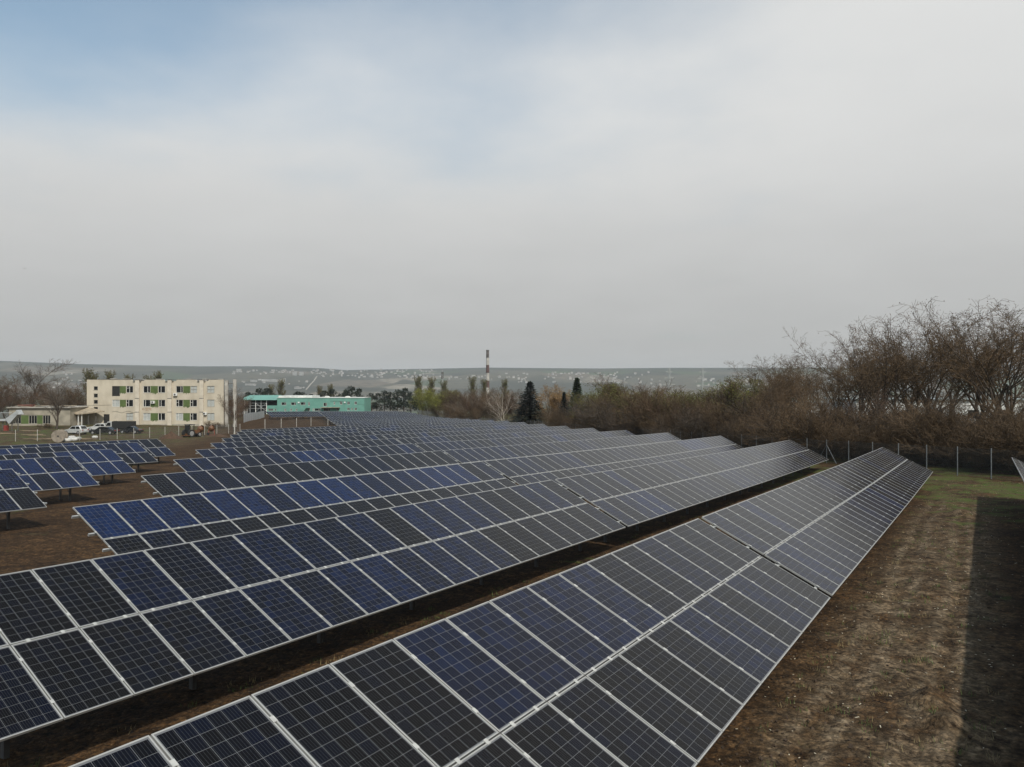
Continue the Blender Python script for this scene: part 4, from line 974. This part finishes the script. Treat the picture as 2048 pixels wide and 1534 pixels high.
def plant_trees():
    # tall bare locusts behind the fence at right
    tall = [(2058, 74, 592, 1.0), (2014, 78, 606, .9), (1975, 80, 622, .95), (1935, 86, 624, .9), (1895, 82, 634, .95), (1858, 88, 630, .9), (1820, 84, 640, .95), (1786, 90, 646, .9), (1752, 84, 652, .95), (1718, 92, 664, .95), (1684, 90, 684, .95), (1648, 96, 696, .95), (1612, 98, 706, 1.0), (1576, 104, 712, 1.0), (1542, 108, 722, 1.05)]
    for i, (px, t, yt, fat) in enumerate(tall):
        lab = 'tall bare tree with dry pods behind the fence, %s from the right picture edge' % ORD[i]
        if i == 0: lab = 'tallest bare tree with dry pods, cut by the right picture edge'
        if i == 14: lab = 'last of the tall bare trees, where their skyline drops to the far hills'
        tree('locust', i % 4, px, t, yt, lab, 'tall bare trees behind the fence at right', fat*1.05)
    for i, (px, t, yt) in enumerate([(2020, 92, 625), (1950, 97, 640), (1895, 95, 645), (1840, 104, 655), (1792, 100, 665), (1745, 108, 680), (1705, 112, 700), (1665, 112, 712), (1622, 118, 720), (1580, 122, 728), (1530, 120, 735)]):
        tree('locust', (i+1) % 4, px, t, yt, 'bare tree in the second line behind the tall trees, %s from the right' % ORD[i], 'second line of bare trees at right', 1.12)
    # thicket right behind the fence
    G = 'brown shrubs of the thicket along the fence'
    k = 0
    for px in range(1235, 2120, 21):
        fy = fence_y(px) if px < 1653 else 68-(px-1653)*.040
        for layer in range(3 if px < 1600 else 2):
            x = px+trnd.uniform(-10, 10); t = fy+4+layer*4.5+trnd.uniform(0, 2.5); yt = np.interp(x, [1235, 1400, 1600, 1800, 2050], [824, 832, 840, 846, 848])-layer*9+trnd.choice((-44, -24, -10, -2, 4, 10))+trnd.uniform(-6, 6)
            tree('shrub' if k % 5 else 'brown', k % 2, x, t, yt-(0 if k % 5 else 14), 'bare brown shrub in the dense thicket behind the right-hand fence', G, trnd.uniform(1.0, 1.5), name='bare_shrub'); k += 1
    # brown and olive belt in the middle
    G = 'brown trees of the belt behind the fence'
    belt = [(1515, 14, 758, 'brown'), (1480, 16, 755, 'olive'), (1448, 12, 772, 'brown'), (1420, 15, 772, 'olive'), (1392, 13, 782, 'brown'), (1362, 16, 778, 'olive'), (1335, 12, 786, 'olive'), (1308, 14, 772, 'brown'), (1282, 16, 782, 'olive'),
            (1255, 12, 784, 'olive'), (1236, 18, 768, 'olive'), (1212, 12, 764, 'olive'), (1190, 16, 788, 'olive'), (1172, 11, 785, 'olive'), (1130, 24, 790, 'brown'), (1108, 26, 785, 'brown'), (1036, 20, 778, 'brown'), (1000, 24, 775, 'brown'), (978, 18, 778, 'brown'), (958, 16, 776, 'brown'),
            (940, 14, 778, 'brown'), (922, 18, 777, 'brown'), (905, 14, 780, 'brown'), (888, 18, 778, 'olive')]
    for i, (px, d, yt, kd) in enumerate(belt):
        for rep in (0, 1):
            tree(kd, (i+rep) % (3 if kd == 'brown' else 2), px+rep*9, fence_y(px)+d+rep*9-2, yt+rep*4, '%s, %s line of the belt behind the fence, %s from right' % ({'brown': 'bare brown tree', 'olive': 'budding tree'}[kd], ('front', 'back')[rep], ORD[i]), {'brown': G, 'olive': 'budding trees of the belt behind the fence'}[kd], 1.25)
    for px in range(880, 1240, 22):
        if 985 < px < 1105: continue
        tree('shrub', px % 2, px+trnd.uniform(-8, 8), fence_y(px)+5+trnd.uniform(0, 5), np.interp(px, [880, 1240], [805, 822])+trnd.uniform(-8, 6), 'low brown shrub under the middle belt of trees behind the fence', 'low shrubs under the middle belt', 1.3)
    for i, (px, yt) in enumerate(((838, 786), (856, 778), (874, 778), (893, 782))):
        tree('willow', 0, px, fence_y(px)+10+4*(i % 2), yt, 'yellow-green leafing bush at the far corner of the fence, %s from the left' % ORD[i], 'yellow-green bushes at the far fence corner', 1.25)
    tree('spruce', 0, 1060, fence_y(1060)+5, 763, 'large dark spruce standing behind the fence, right of the white birch', fat=1.5)
    tree('spruce', 1, 1154, fence_y(1150)+22, 756, 'green pointed conifer rising over the brown trees right of the dark spruce', fat=1.25)
    tree('spruce', 2, 1128, fence_y(1128)+10, 784, 'dark narrow spruce beside the green pointed conifer')
    tree('birch', 0, 1013, fence_y(1013)+4, 774, 'white many-stemmed birch without leaves, left of the dark spruce', fat=1.15)
    tree('birch', 1, 1092, fence_y(1092)+15, 770, 'pale birch with tan catkins right of the dark spruce')
    tree('birch', 1, 1112, fence_y(1112)+22, 768, 'tan birch crown left of the green pointed conifer', fat=.9)
    for px, t, yt, lab in ((845, 430, 751, 'left poplar of the pair behind the yellow-green bush'), (856, 440, 754, 'right poplar of the pair behind the yellow-green bush'), (953, 380, 752, 'bare poplar just left of the striped chimney'), (962, 390, 758, 'lower bare poplar touching the striped chimney'), (1007, 350, 758, 'bare poplar behind the white birch'), (896, 460, 760, 'thin poplar right of the phone mast'),
                            (558, 420, 757, 'poplar above the middle of the teal building roof'), (548, 430, 768, 'small poplar left of the one above the teal roof'), (641, 430, 771, 'small poplar among the pines behind the teal building, left'), (660, 440, 768, 'small poplar among the pines behind the teal building, right'),
                            (185, 290, 737, 'tallest poplar showing over the cream block roof, left'), (196, 295, 745, 'shorter poplar beside the tallest one over the cream block'), (210, 300, 741, 'poplar over the cream block roof, third from left'), (247, 310, 748, 'low poplar crown over the cream block roof'), (316, 300, 742, 'poplar over the cream block roof, farthest right'), (286, 320, 750, 'faint poplar crown over the middle of the cream block')):
        tree('poplar', 0, px, t, yt, lab, 'poplars behind the buildings', 1.25)
    # pines behind and beside the teal building
    pines = [(521, 345, 776), (536, 350, 776), (498, 350, 784), (594, 350, 783), (606, 356, 784), (622, 352, 788), (649, 350, 781), (667, 346, 778), (690, 348, 781), (700, 340, 772), (716, 345, 777), (740, 330, 786), (754, 322, 786), (769, 326, 781), (781, 318, 784), (795, 324, 779), (808, 316, 776), (822, 322, 783), (640, 358, 790), (565, 356, 790)]
    pines.sort()
    for i, (px, t, yt) in enumerate(pines):
        lab = 'dark pine by the teal building, %s from the left of the pines' % (ORD[i])
        tree('pine', i % 2, px, t, yt, lab, 'dark pines by the teal building', 1.2)
    # trees round the cream block
    tree('grey', 0, 62, 215, 718, 'tall spreading bare tree above the low annex at left', fat=1.25)
    tree('grey', 1, 113, 160, 757, 'bare many-branched tree in front of the low annex', base=ray_ground(113, 858), fat=1.15)
    left = [(-12, 200, 748), (14, 195, 755), (34, 205, 775), (78, 200, 770), (100, 212, 768), (128, 210, 762), (146, 205, 772), (160, 215, 778), (170, 210, 785), (-20, 185, 778), (52, 215, 780)]
    for i, (px, t, yt) in enumerate(left):
        tree('brown', (i % 2)+0, px, t, yt, 'reddish-brown bare tree behind the low annex, %s of eleven from the left' % ORD[sorted(left).index((px, t, yt))], 'reddish-brown trees behind the low annex', 1.35)
    for i, (px, t, yt) in enumerate([(462, 215, 778), (478, 240, 785), (486, 255, 790), (500, 330, 790), (455, 230, 788), (470, 260, 774)]):
        tree('brown', i % 3, px, t, yt, 'brown bare tree between the cream block and the teal hall, %s from the left' % ORD[[455, 462, 470, 478, 486, 500].index(px)], 'brown trees between the two buildings', 1.2)
    tree('brown', 1, 470, 165, 790, 'reddish bare tree right beside the concrete stair frame', base=at_depth(468, 172), fat=.9)
    for px, py, yt in ((85, 857, 846), (97, 857, 848), (425, 858, 842), (440, 857, 845)):
        b = ray_ground(px, py); tree('shrub', 0, px, b.y, yt, {85: 'green-brown shrub before the annex wall, left', 97: 'green-brown shrub before the annex wall, right', 425: 'brown shrub at the right foot of the cream block', 440: 'small brown shrub by the stair frame foot'}[px], base=b, fat=1.5)
    # far hedgerow trees in the valley
    for i in range(70):
        px = trnd.uniform(0, 1560); t = trnd.uniform(420, 700)
        b = at_depth(px, t); tree('brown', i % 3, px, t, 767-(b.z+trnd.uniform(7, 11)-CAM_H)/t*FPX, 'far bare tree in the wood beyond the buildings', 'far trees in the wood beyond', 1.5)
plant_trees()

# ------------------------------------------------------------------ things in the yard before the cream block
M['car_white'] = mat('white_car_paint', (0.46, 0.47, 0.47), 0.25, 0.04, 2)
M['car_black'] = mat('black_car_paint', (0.012, 0.013, 0.016), 0.2, 0.1, 2)
M['tyre'] = mat('tyre_rubber', (0.018, 0.018, 0.018), 0.85, 0.2, 5)
M['rim'] = mat('wheel_rim', (0.45, 0.45, 0.46), 0.35, 0.1, 5, metal=.6)
M['lamp'] = mat('lamp_glass', (0.6, 0.6, 0.58), 0.15, 0.05, 5)
M['tail'] = mat('tail_lamp', (0.28, 0.02, 0.015), 0.2, 0.1, 5)
M['wood'] = mat('raw_timber', (0.25, 0.19, 0.12), 0.85, 0.25, 3, stretch=(1, 8, 8))
M['reel'] = mat('grey_timber_reel', (0.25, 0.215, 0.175), 0.9, 0.22, 2.5)
M['sack'] = mat('white_woven_sack', (0.50, 0.50, 0.485), 0.7, 0.1, 4)
M['orange'] = mat('orange_paint', (0.13, 0.058, 0.026), 0.5, 0.2, 3)
M['red'] = mat('dull_red_paint', (0.22, 0.035, 0.025), 0.6, 0.25, 3)
M['soil_heap'] = mat('heaped_soil', (0.060, 0.034, 0.020), 0.95, 0.35, 2.5, bump=.8)
M['sheet'] = mat('zinc_sheet', (0.44, 0.46, 0.47), 0.5, 0.12, 1.5, metal=.3)

def wheel(o, x, y, r, w=.2):
    mb = MB(); mb.tube((x, y-w/2, r), (x, y+w/2, r), r, r, 16, cap=True); q = mb.build('wheel', M['tyre'], o)
    mb = MB(); s = -1 if y < 0 else 1; mb.tube((x, y+s*w/2, r), (x, y+s*(w/2+.015), r), r*.62, r*.55, 12, cap=True); mb.build('rim', M['rim'], q)
def body_loft(prof_fn, secs, mat_, parent, name):
    """closed body lofted from side profile sections: secs = list of (y, inset)"""
    mb = MB(); rings = []
    for y, ins in secs: rings.append([(x, y, z) for x, z in prof_fn(ins)])
    n = len(rings[0]); base = 0
    for ring in rings: mb.v += ring
    for s in range(len(rings)-1):
        for i in range(n): mb.f.append((s*n+i, s*n+(i+1) % n, (s+1)*n+(i+1) % n, (s+1)*n+i)); mb.m.append(0)
    mb.f.append(tuple(range(n-1, -1, -1))); mb.m.append(0); mb.f.append(tuple((len(rings)-1)*n+i for i in range(n))); mb.m.append(0)
    return mb.build(name, mat_, parent)
def sedan(label, px, py, rot, paint, L=4.5, W=1.75, hatch=False, suv=0.0):
    b = ray_ground(px, py); o = thing('parked_car', label, 'car', b, rot)
    h = L/2; zt = 1.42+suv; zs = .86+suv*.6
    low = [(-h, .38), (-h+.06, .30), (-h+.55, .28), (h-.5, .28), (h-.04, .34), (h, .55), (h-.12, .70+suv*.4), (h-1.05, zs-.02), (-h+.75, zs+.04), (-h+.08, zs-.04), (-h-.02, .62)]
    body_loft(lambda i: [(x*(1-i*.03), z*(1-i*.02)+i*.01) for x, z in low], [(-W/2, 1.2), (-W/2+.08, 0), (W/2-.08, 0), (W/2, 1.2)], paint, o, 'body')
    a0, a1, c0, c1 = (-h+(.25 if hatch else .85), h-1.15, -h+(.6 if hatch else 1.5), h-1.95)
    cab = [(a0, zs), (a1, zs-.03), (c1, zt-.03), ((c0+c1)/2, zt+.02), (c0, zt-.05)]
    cb = body_loft(lambda i: [(x*(1-i*.05)-i*0.0, z-(z-zs)*i*.02) for x, z in cab], [(-W/2+.10, 1.0), (-W/2+.18, 0), (W/2-.18, 0), (W/2-.10, 1.0)], paint, o, 'cabin')
    for s in (-1, 1):
        y = s*(W/2-.095); g = MB(); q = [(a0+.28, zs+.05), (a1-.32, zs+.04), (c1-.10, zt-.12), (c0+.12, zt-.13)]
        g.add([(x, y-.008*s, z) for x, z in q]+[(x, y+.012*s, z) for x, z in q], [(0, 1, 2, 3), (7, 6, 5, 4), (0, 4, 5, 1), (2, 6, 7, 3), (1, 5, 6, 2), (3, 7, 4, 0)]); w_ = g.build('side_window', M['pane'], o)
        g = MB(); g.bb((c0+c1)/2-.05, (c0+c1)/2+.05, y+.013*s-.004, y+.013*s+.004, zs+.05, zt-.12); g.build('door_pillar', paint, w_)
    for (xa, za, xb, zb, nm) in ((a1-.02, zs+.0, c1+.02, zt-.06, 'windscreen'), (a0+.02, zs+.05, c0-.02, zt-.08, 'rear_window')):
        g = MB(); d = .03 if nm == 'windscreen' else -.03; y = W/2-.26
        g.add([(xa+d, -y, za+.04), (xa+d, y, za+.04), (xb+d, y*.92, zb), (xb+d, -y*.92, zb), (xa, -y, za+.03), (xa, y, za+.03), (xb, y*.92, zb-.01), (xb, -y*.92, zb-.01)], [(0, 1, 2, 3), (7, 6, 5, 4), (0, 4, 5, 1), (1, 5, 6, 2), (2, 6, 7, 3), (3, 7, 4, 0)]); g.build(nm, M['pane'], o)
    for s in (-1, 1):
        wheel(o, h-.82, s*(W/2-.09), .32); wheel(o, -h+.85, s*(W/2-.09), .32)
        g = MB(); g.box((h-.07, s*(W/2-.3), .62+suv*.3), (.12, .36, .13)); g.build('headlight', M['lamp'], o); g = MB(); g.box((-h+.0, s*(W/2-.26), .74+suv*.4), (.08, .3, .14)); g.build('tail_light', M['tail'], o)
    return o
def truck(px, py, rot):
    b = ray_ground(px, py); o = thing('parked_truck', 'small white-cabbed truck with a dark load bed in front of the cream block', 'truck', b, rot)
    mb = MB(); mb.prism([(-2.6, .55), (-1.0, .55), (-1.0, 2.05), (-1.75, 2.08), (-2.35, 1.25), (-2.6, 1.1)], -.9, .9); mb.build('cab', M['car_white'], o)
    for s in (-1, 1): g = MB(); y = s*.905; g.add([(x, y+.01*s*k, z) for k in (0, 1) for x, z in ((-2.2, 1.25), (-1.2, 1.25), (-1.2, 1.9), (-1.75, 1.92))], [(0, 1, 2, 3), (7, 6, 5, 4), (0, 1, 5, 4), (2, 3, 7, 6), (1, 2, 6, 5), (3, 0, 4, 7)]); g.build('side_window', M['pane'], o)
    g = MB(); g.add([(-2.38, -.75, 1.26), (-2.38, .75, 1.26), (-1.8, .7, 2.02), (-1.8, -.7, 2.02)], [(0, 1, 2, 3), (3, 2, 1, 0)]); g.build('windscreen', M['pane'], o)
    mb = MB(); mb.bb(-1.0, 2.9, -.5, .5, .5, .72); mb.build('chassis', M['black'], o)
    mb = MB(); mb.bb(-.9, 2.9, -1.0, 1.0, .75, .85); 
    for y in (-1, .94): mb.bb(-.9, 2.9, y, y+.06, .852, 2.1)
    mb.bb(-.9, -.84, -.94, .94, .852, 2.15); mb.bb(2.84, 2.9, -.94, .94, .852, 2.0); mb.build('load_bed', M['black'], o)
    for x in (-1.9, 2.0):
        for s in (-1, 1): wheel(o, x, s*.82, .38, .24)
truck(238, 864, R(0))
sedan('black saloon car parked behind the wire fence, below the white-cabbed truck', 208, 868.5, R(178), M['car_black'], 5.0, 1.85)
sedan('white car parked beside the big timber reel', 152, 868, R(165), M['car_white'], 4.3, 1.75, True, .15)
sedan('white car half hidden behind the black saloon', 196, 861, R(188), M['car_white'], 4.0, 1.7, True)
sedan('dark car partly hidden right of the black saloon', 262, 867, R(176), M['car_black'], 4.2, 1.75)

def cable_reel():
    b = ray_ground(119.5, 884.5); rr = 12.6*b.y/FPX
    o = thing('cable_reel', 'big round grey timber cable reel standing on edge by the white car', 'cable reel', b+Vector((0, 0, -.02)), R(8))
    for y in (-.55, .55):
        mb = MB(); mb.tube((0, y-.06, rr), (0, y+.06, rr), rr, rr, 40, cap=True); q = mb.build('flange', M['reel'], o)
        mb = MB(); s = -1 if y < 0 else 1
        for k in range(-5, 6):
            x = k*rr*.18; hh = math.sqrt(max(.01, (rr*.97)**2-x*x)); mb.bb(x-rr*.082, x+rr*.082, y+s*.061, y+s*.09, rr-hh, rr+hh)
        mb.build('flange_boards', M['reel'], q); mb = MB(); mb.tube((0, y+s*.092, rr), (0, y+s*.10, rr), .14, .14, 12, cap=True); mb.build('axle_hole', M['open_dark'], q)
    mb = MB(); mb.tube((0, -.49, rr), (0, .49, rr), rr*.5, rr*.5, 24); mb.build('core', M['black'], o)
cable_reel()
def sack(px, py, s, rot, label):
    b = ray_ground(px, py); mb = MB(); n, m = 12, 8; rg = random.Random(int(px*7))
    for j in range(m+1):
        th = math.pi*j/m
        for i in range(n):
            a = 2*math.pi*i/n; e = abs(math.cos(a))**.6*math.copysign(1, math.cos(a)), abs(math.sin(a))**.6*math.copysign(1, math.sin(a))
            f = math.sin(th)**.55*(1+.08*rg.uniform(-1, 1)); mb.v.append((e[0]*f*.62*s, e[1]*f*.42*s, (.32-.32*math.cos(th)*abs(math.cos(th))**-.3 if abs(math.cos(th)) > .01 else .32)*s))
    for j in range(m):
        for i in range(n): mb.f.append((j*n+i, j*n+(i+1) % n, (j+1)*n+(i+1) % n, (j+1)*n+i)); mb.m.append(0)
    o = mb.build('white_sack', M['sack'], None, True, loc=b, rot=(0, 0, rot)); tag(o, label, 'sack', 'white sacks by the timber reel')
for i, (px, py, s, rot, lab) in enumerate(((134, 884, 1.7, .6, 'white sack lying nearest the timber reel'), (141, 881, 1.5, -.4, 'white sack in the middle of the heap by the reel'), (148, 882, 1.6, .2, 'white sack right of the heap middle'), (156, 880, 1.5, 1.1, 'last white sack on the right of the heap'), (144, 878, 1.6, .9, 'white sack at the back of the heap under the white car'), (190, 877, 1.4, .3, 'lone white sack leaning by the black saloon'))): sack(px, py, s*.55, rot, lab)
def plank_stack(px, py, L, n, rot, label):
    b = ray_ground(px, py); o = thing('plank_stack', label, 'planks', b, rot); rg = random.Random(n+int(px))
    for i in range(n): mb = MB(); mb.box((rg.uniform(-.9, .9), (i % 4)*.3-.4, .06+.085*(i//4)), (L*rg.uniform(.35, .8), .22, .06), 0, Matrix.Rotation(rg.uniform(-.5, .5), 3, 'Z') @ Matrix.Rotation(rg.uniform(-.06, .06), 3, 'Y')); mb.build('plank', M['wood'], o)
plank_stack(67, 872, 4.2, 12, .1, 'loose stack of raw planks left of the timber reel'); plank_stack(74, 880, 4.8, 9, -.05, 'long planks lying on the ground in front, left of the timber reel')
plank_stack(10, 868, 4, 8, .2, 'planks lying below the metal chute at far left'); plank_stack(102, 879, 3.6, 7, -.25, 'short planks leaning against the timber reel'); plank_stack(62, 863, 4, 8, .05, 'planks near the annex wall')
plank_stack(170, 879, 3.0, 8, .3, 'pinkish timber pile right of the white sacks')
def chute():
    b = ray_ground(22, 862); o = thing('metal_chute', 'sloping grey metal chute on legs at the left picture edge', 'chute', b); k = b.y/FPX
    X = lambda px: (px-22)*k; Z = lambda py: (862-py)*k
    mb = MB(); mb.add([(X(14), -.6, Z(838)), (X(22), -.6, Z(848)), (X(40), -.6, Z(828)), (X(33), -.6, Z(824)), (X(14), .7, Z(838)), (X(22), .7, Z(848)), (X(40), .7, Z(828)), (X(33), .7, Z(824))], [(0, 1, 2, 3), (7, 6, 5, 4), (0, 4, 5, 1), (1, 5, 6, 2), (2, 6, 7, 3), (3, 7, 4, 0)]); mb.build('trough', M['sheet'], o)
    mb = MB(); mb.prism([(X(33), Z(829)), (X(42), Z(829)), (X(37), Z(820))], -.7, .9); mb.build('hood', M['sheet'], o)
    mb = MB(); mb.bb(X(-30), X(15), -.5, .6, Z(842), Z(838)); mb.bb(X(-30), X(26), -.45, -.35, Z(826), Z(825)); mb.build('platform', M['sheet'], o)
    for px in (-22, -6, 6, 13, 24, 36): mb = MB(); mb.bb(X(px)-.06, X(px)+.06, -.06, .06, -.2, Z(841 if px < 20 else 842)); mb.build('leg', M['dark_steel'], o)
    mb = MB(); mb.bb(X(9), X(15), -.3, .4, -.1, Z(851)); mb.build('motor', M['red'], o)
chute()
def soil_heap(px, py, w, h, label):
    b = ray_ground(px, py); mb = MB(); n, m = 28, 9; rg = random.Random(int(px))
    for j in range(m+1):
        f = j/m
        for i in range(n): a = 2*math.pi*i/n; rr = w/2*(1-f)*(1+.12*math.sin(3*a+px)+.08*rg.uniform(-1, 1)); mb.v.append((math.cos(a)*rr, math.sin(a)*rr*.7, h*(f**1.25)*(1+.1*rg.uniform(-1, 1))-.1*(j == 0)))
    for j in range(m):
        for i in range(n): mb.f.append((j*n+i, j*n+(i+1) % n, (j+1)*n+(i+1) % n, (j+1)*n+i)); mb.m.append(0)
    tag(mb.build('soil_heap', M['soil_heap'], None, True, loc=b), label, 'soil heap')
soil_heap(342, 877, 4.6, 1.25, 'dark heap of dug soil beside the machine, left of the dirt track'); soil_heap(437, 873, 4.2, .6, 'low flat heap of soil right of the orange machine')
def tractor():
    b = ray_ground(380, 874.5); k = b.y/FPX; s = 1.0
    o = thing('small_tractor', 'small dark tractor with orange bonnet standing by the soil heap', 'tractor', b, R(62))
    mb = MB(); mb.bb(-.5, .45, -.55, .55, .75, 1.25); mb.bb(-.52, .0, -.6, .6, 1.25, 1.32); mb.build('body', M['black'], o)
    mb = MB()
    for x in (-.55, .4):
        for y in (-.58, .58): mb.bb(x-.05, x+.05, y-.05, y+.05, 1.25, 2.25)
    mb.bb(-.72, .55, -.7, .7, 2.25, 2.36); mb.bb(-.6, -.54, -.54, .54, 1.3, 2.2); mb.build('cab', M['black'], o)
    mb = MB(); mb.prism([(.46, .7), (1.9, .62), (1.9, 1.15), (.46, 1.38)], -.36, .36); mb.build('bonnet', M['orange'], o)
    for y in (-.78, .78): wheel(o, -.35, y, .72, .34); wheel(o, 1.55, y*.85, .42, .22)
    mb = MB(); mb.bb(-1.1, -.8, -1.0, 1.0, .3, .42); mb.bb(-1.05, -.5, -.08, .08, .4, .7); mb.build('rear_blade', M['orange'], o)
tractor()
def mixer(px, py, label, c1, c2, s):
    b = ray_ground(px, py); o = thing('cement_mixer', label, 'cement mixer', b, R(20))
    mb = MB()
    for x in (-.45, .45): mb.tube((x*s, -.35*s, 0), (x*.8*s, 0, 1.0*s), .04*s, n=5); mb.tube((x*s, .35*s, 0), (x*.8*s, 0, 1.0*s), .04*s, n=5)
    mb.tube((-.45*s, -.35*s, .03), (.45*s, -.35*s, .03), .035*s, n=5); mb.tube((-.4*s, 0, 1.0*s), (.4*s, 0, 1.0*s), .05*s, n=5); mb.build('stand', M[c2], o)
    mb = MB(); ax = Vector((.55, -.3, .78)).normalized(); c = Vector((0, 0, 1.02*s))
    pr = [(-.45, .18), (-.4, .34), (-.1, .44), (.15, .44), (.45, .26), (.52, .24)]
    for (d0, r0), (d1, r1) in zip(pr, pr[1:]): mb.tube(c+ax*d0*s, c+ax*d1*s, r0*s, r1*s, 14)
    mb.build('drum', M[c1], o)
    for y in (-.38, .38): mb = MB(); mb.tube((-.5*s, (y-.05)*s, .2*s), (-.5*s, (y+.05)*s, .2*s), .2*s, .2*s, 12, cap=True); mb.build('wheel', M['tyre'], o)
mixer(423, 870, 'small orange and red cement mixer standing right of the tractor', 'orange', 'red', 1.25)
mixer(401, 873, 'dark-framed cement mixer with orange drum beside the tractor', 'orange', 'black', 1.35)
def sheet_fence():
    a = ray_ground(487, 845.5); c = ray_ground(529, 834.5); o = thing('sheet_metal_fence', 'zinc sheet hoarding stepping up towards the teal building', 'fence', a); n = 12
    for i in range(n):
        p0 = Vector(a).lerp(c, i/n); p1 = Vector(a).lerp(c, (i+1)/n-.004); h = 2.3
        mb = MB(); d = (p1-p0); d.z = 0
        for j in range(6):
            q0 = p0+(p1-p0)*(j/6); q1 = p0+(p1-p0)*((j+1)/6); off = Vector((0, .05*(j % 2), 0)); of2 = Vector((0, .05*((j+1) % 2), 0))
            z0, z1 = gz(q0.x, q0.y)-.1, gz(q1.x, q1.y)-.1
            A = [Vector((q0.x, q0.y, z0))+off-a, Vector((q1.x, q1.y, z1))+of2-a, Vector((q1.x, q1.y, z1+h))+of2-a, Vector((q0.x, q0.y, z0+h))+off-a]
            mb.add(A+[v+Vector((0, .012, 0)) for v in A], [(0, 1, 2, 3), (7, 6, 5, 4), (3, 2, 6, 7), (0, 3, 7, 4), (1, 5, 6, 2)])
        mb.build('sheet', M['sheet'], o)
sheet_fence()
def lamp_pole():
    b = ray_ground(469, 868); H = zpix(790, b.y)-b.z; o = thing('white_pole', 'tall thin white pole at the left ends of the far rows', 'pole', b)
    mb = MB(); mb.tube((0, 0, -.3), (0, 0, H*.35), .13, .12, 10); mb.tube((0, 0, H*.35), (0, 0, H), .075, .06, 8, cap=True); mb.build('shaft', M['pale_post'], o)
    mb = MB(); mb.tube((0, 0, 0), (0, 0, .35), .2, .18, 10, cap=True); mb.build('base', M['concrete'], o)
lamp_pole()
def bird():
    t = 60.0; p = Vector(((49-1024)/FPX*t, t, zpix(537, t))); o = thing('flying_bird', 'tiny dark bird gliding in the sky at left', 'bird', p, .4)
    mb = MB(); mb.add([(0, -.10, 0), (.03, 0, .02), (0, .08, 0), (-.03, 0, .02), (0, .0, -.02)], [(0, 1, 3), (1, 2, 3), (0, 4, 1), (1, 4, 2), (2, 4, 3), (3, 4, 0)]); mb.build('body', M['black'], o)
    for s in (-1, 1): mb = MB(); mb.add([(0, -.03, .01), (s*.10, -.02, .035), (s*.2, .03, .015), (s*.09, .05, .03), (0, .04, .01)], [(0, 1, 3, 4), (1, 2, 3), (4, 3, 1, 0), (3, 2, 1)]); mb.build('wing', M['black'], o)
bird()

# ------------------------------------------------------------------ litter on the near soil: straw flakes, clods, grass tufts
M['straw'] = mat('straw_flakes', (0.42, 0.37, 0.28), 0.8, 0.25, 8)
M['clod'] = mat('soil_clods', (0.050, 0.032, 0.020), 0.95, 0.35, 9)
M['grass'] = mat('grass_blades', (0.060, 0.090, 0.018), 0.8, 0.35, 3)
M['dry_grass'] = mat('dry_grass_blades', (0.20, 0.155, 0.075), 0.85, 0.3, 3)
def ground_z(x, y): return float(terrain(x, y, True))
def litter():
    rg = random.Random(17); mb = MB()
    for i in range(1100):
        u = 9+44*rg.random()**1.6; p = rg.uniform(-7.5, 3.3); x, y = up2xy(u, p); z = ground_z(x, y)+.012; a = rg.uniform(0, 6.28); L = rg.uniform(.008, .024)*(1 if rg.random() < .93 else 2.4); w = rg.uniform(.004, .009)
        mb.box((x, y, z), (L*2, w*2, .006), 0, Matrix.Rotation(a, 3, 'Z') @ Matrix.Rotation(rg.uniform(-.3, .3), 3, 'Y'))
    link('straw_litter', mb.mesh('straw_litter', M['straw']), kind='stuff')
    mb = MB()
    for i in range(2000):
        u = 8+36*rg.random()**1.5; p = rg.choice((rg.uniform(-7.5, .4), rg.uniform(1.2, 4.2), rg.uniform(2.4, 4.4))); x, y = up2xy(u, p); s = rg.uniform(.015, .04)*(1 if rg.random() < .95 else 1.8); z = ground_z(x, y)+s*.3
        R3 = Matrix.Rotation(rg.uniform(0, 6), 3, 'Z') @ Matrix.Rotation(rg.uniform(0, 3), 3, 'X'); mb.box((x, y, z), (s*rg.uniform(.8, 1.6), s, s*.8), 0, R3, taper=rg.uniform(.4, .8))
    link('soil_clods', mb.mesh('soil_clods', M['clod']), kind='stuff')
    for nm, m, n in (('grass_tufts', 'grass', 900), ('dry_grass_tufts', 'dry_grass', 500)):
        mb = MB()
        for i in range(n):
            if rg.random() < .66: u = rg.uniform(38, 60); p = rg.uniform(-9, 5)
            elif rg.random() < .5: u = rg.uniform(8, 40); p = rg.uniform(-.2, 3)
            else: u = rg.uniform(4, 60); p = rg.uniform(9.6, 11.6)
            if vnoise(u/2.6, p/1.6, 33) < (.5 if nm == 'grass_tufts' else .35) and u > 38: continue
            x, y = up2xy(u, p); z = ground_z(x, y); k = 12
            for b in range(k):
                a = rg.uniform(0, 6.28); q = Vector((x+rg.gauss(0, .07), y+rg.gauss(0, .07), z-.01)); h = rg.uniform(.04, .12); d = Vector((math.cos(a), math.sin(a), 0)); w = Vector((-d.y, d.x, 0))*.006
                mb.add([q-w, q+w, q+d*h*.5+Vector((0, 0, h))], [(0, 1, 2)])
        link(nm, mb.mesh(nm, M[m]), kind='stuff')
litter()

# ------------------------------------------------------------------ haze
def haze():
    mb = MB(); mb.bb(-9600, 9600, -9600, 9600, -120, 150)
    m = bpy.data.materials.new('thin_haze'); m.use_nodes = True; N = m.node_tree.nodes; L = m.node_tree.links; N.clear()
    o = N.new('ShaderNodeOutputMaterial'); v = N.new('ShaderNodeVolumePrincipled'); v.inputs['Color'].default_value = (0.88, 0.95, 1.0, 1); v.inputs['Density'].default_value = 9.0e-5; v.inputs['Anisotropy'].default_value = 0.1
    L.new(v.outputs[0], o.inputs['Volume'])
    mb.build('haze', m, kind='stuff')
haze()
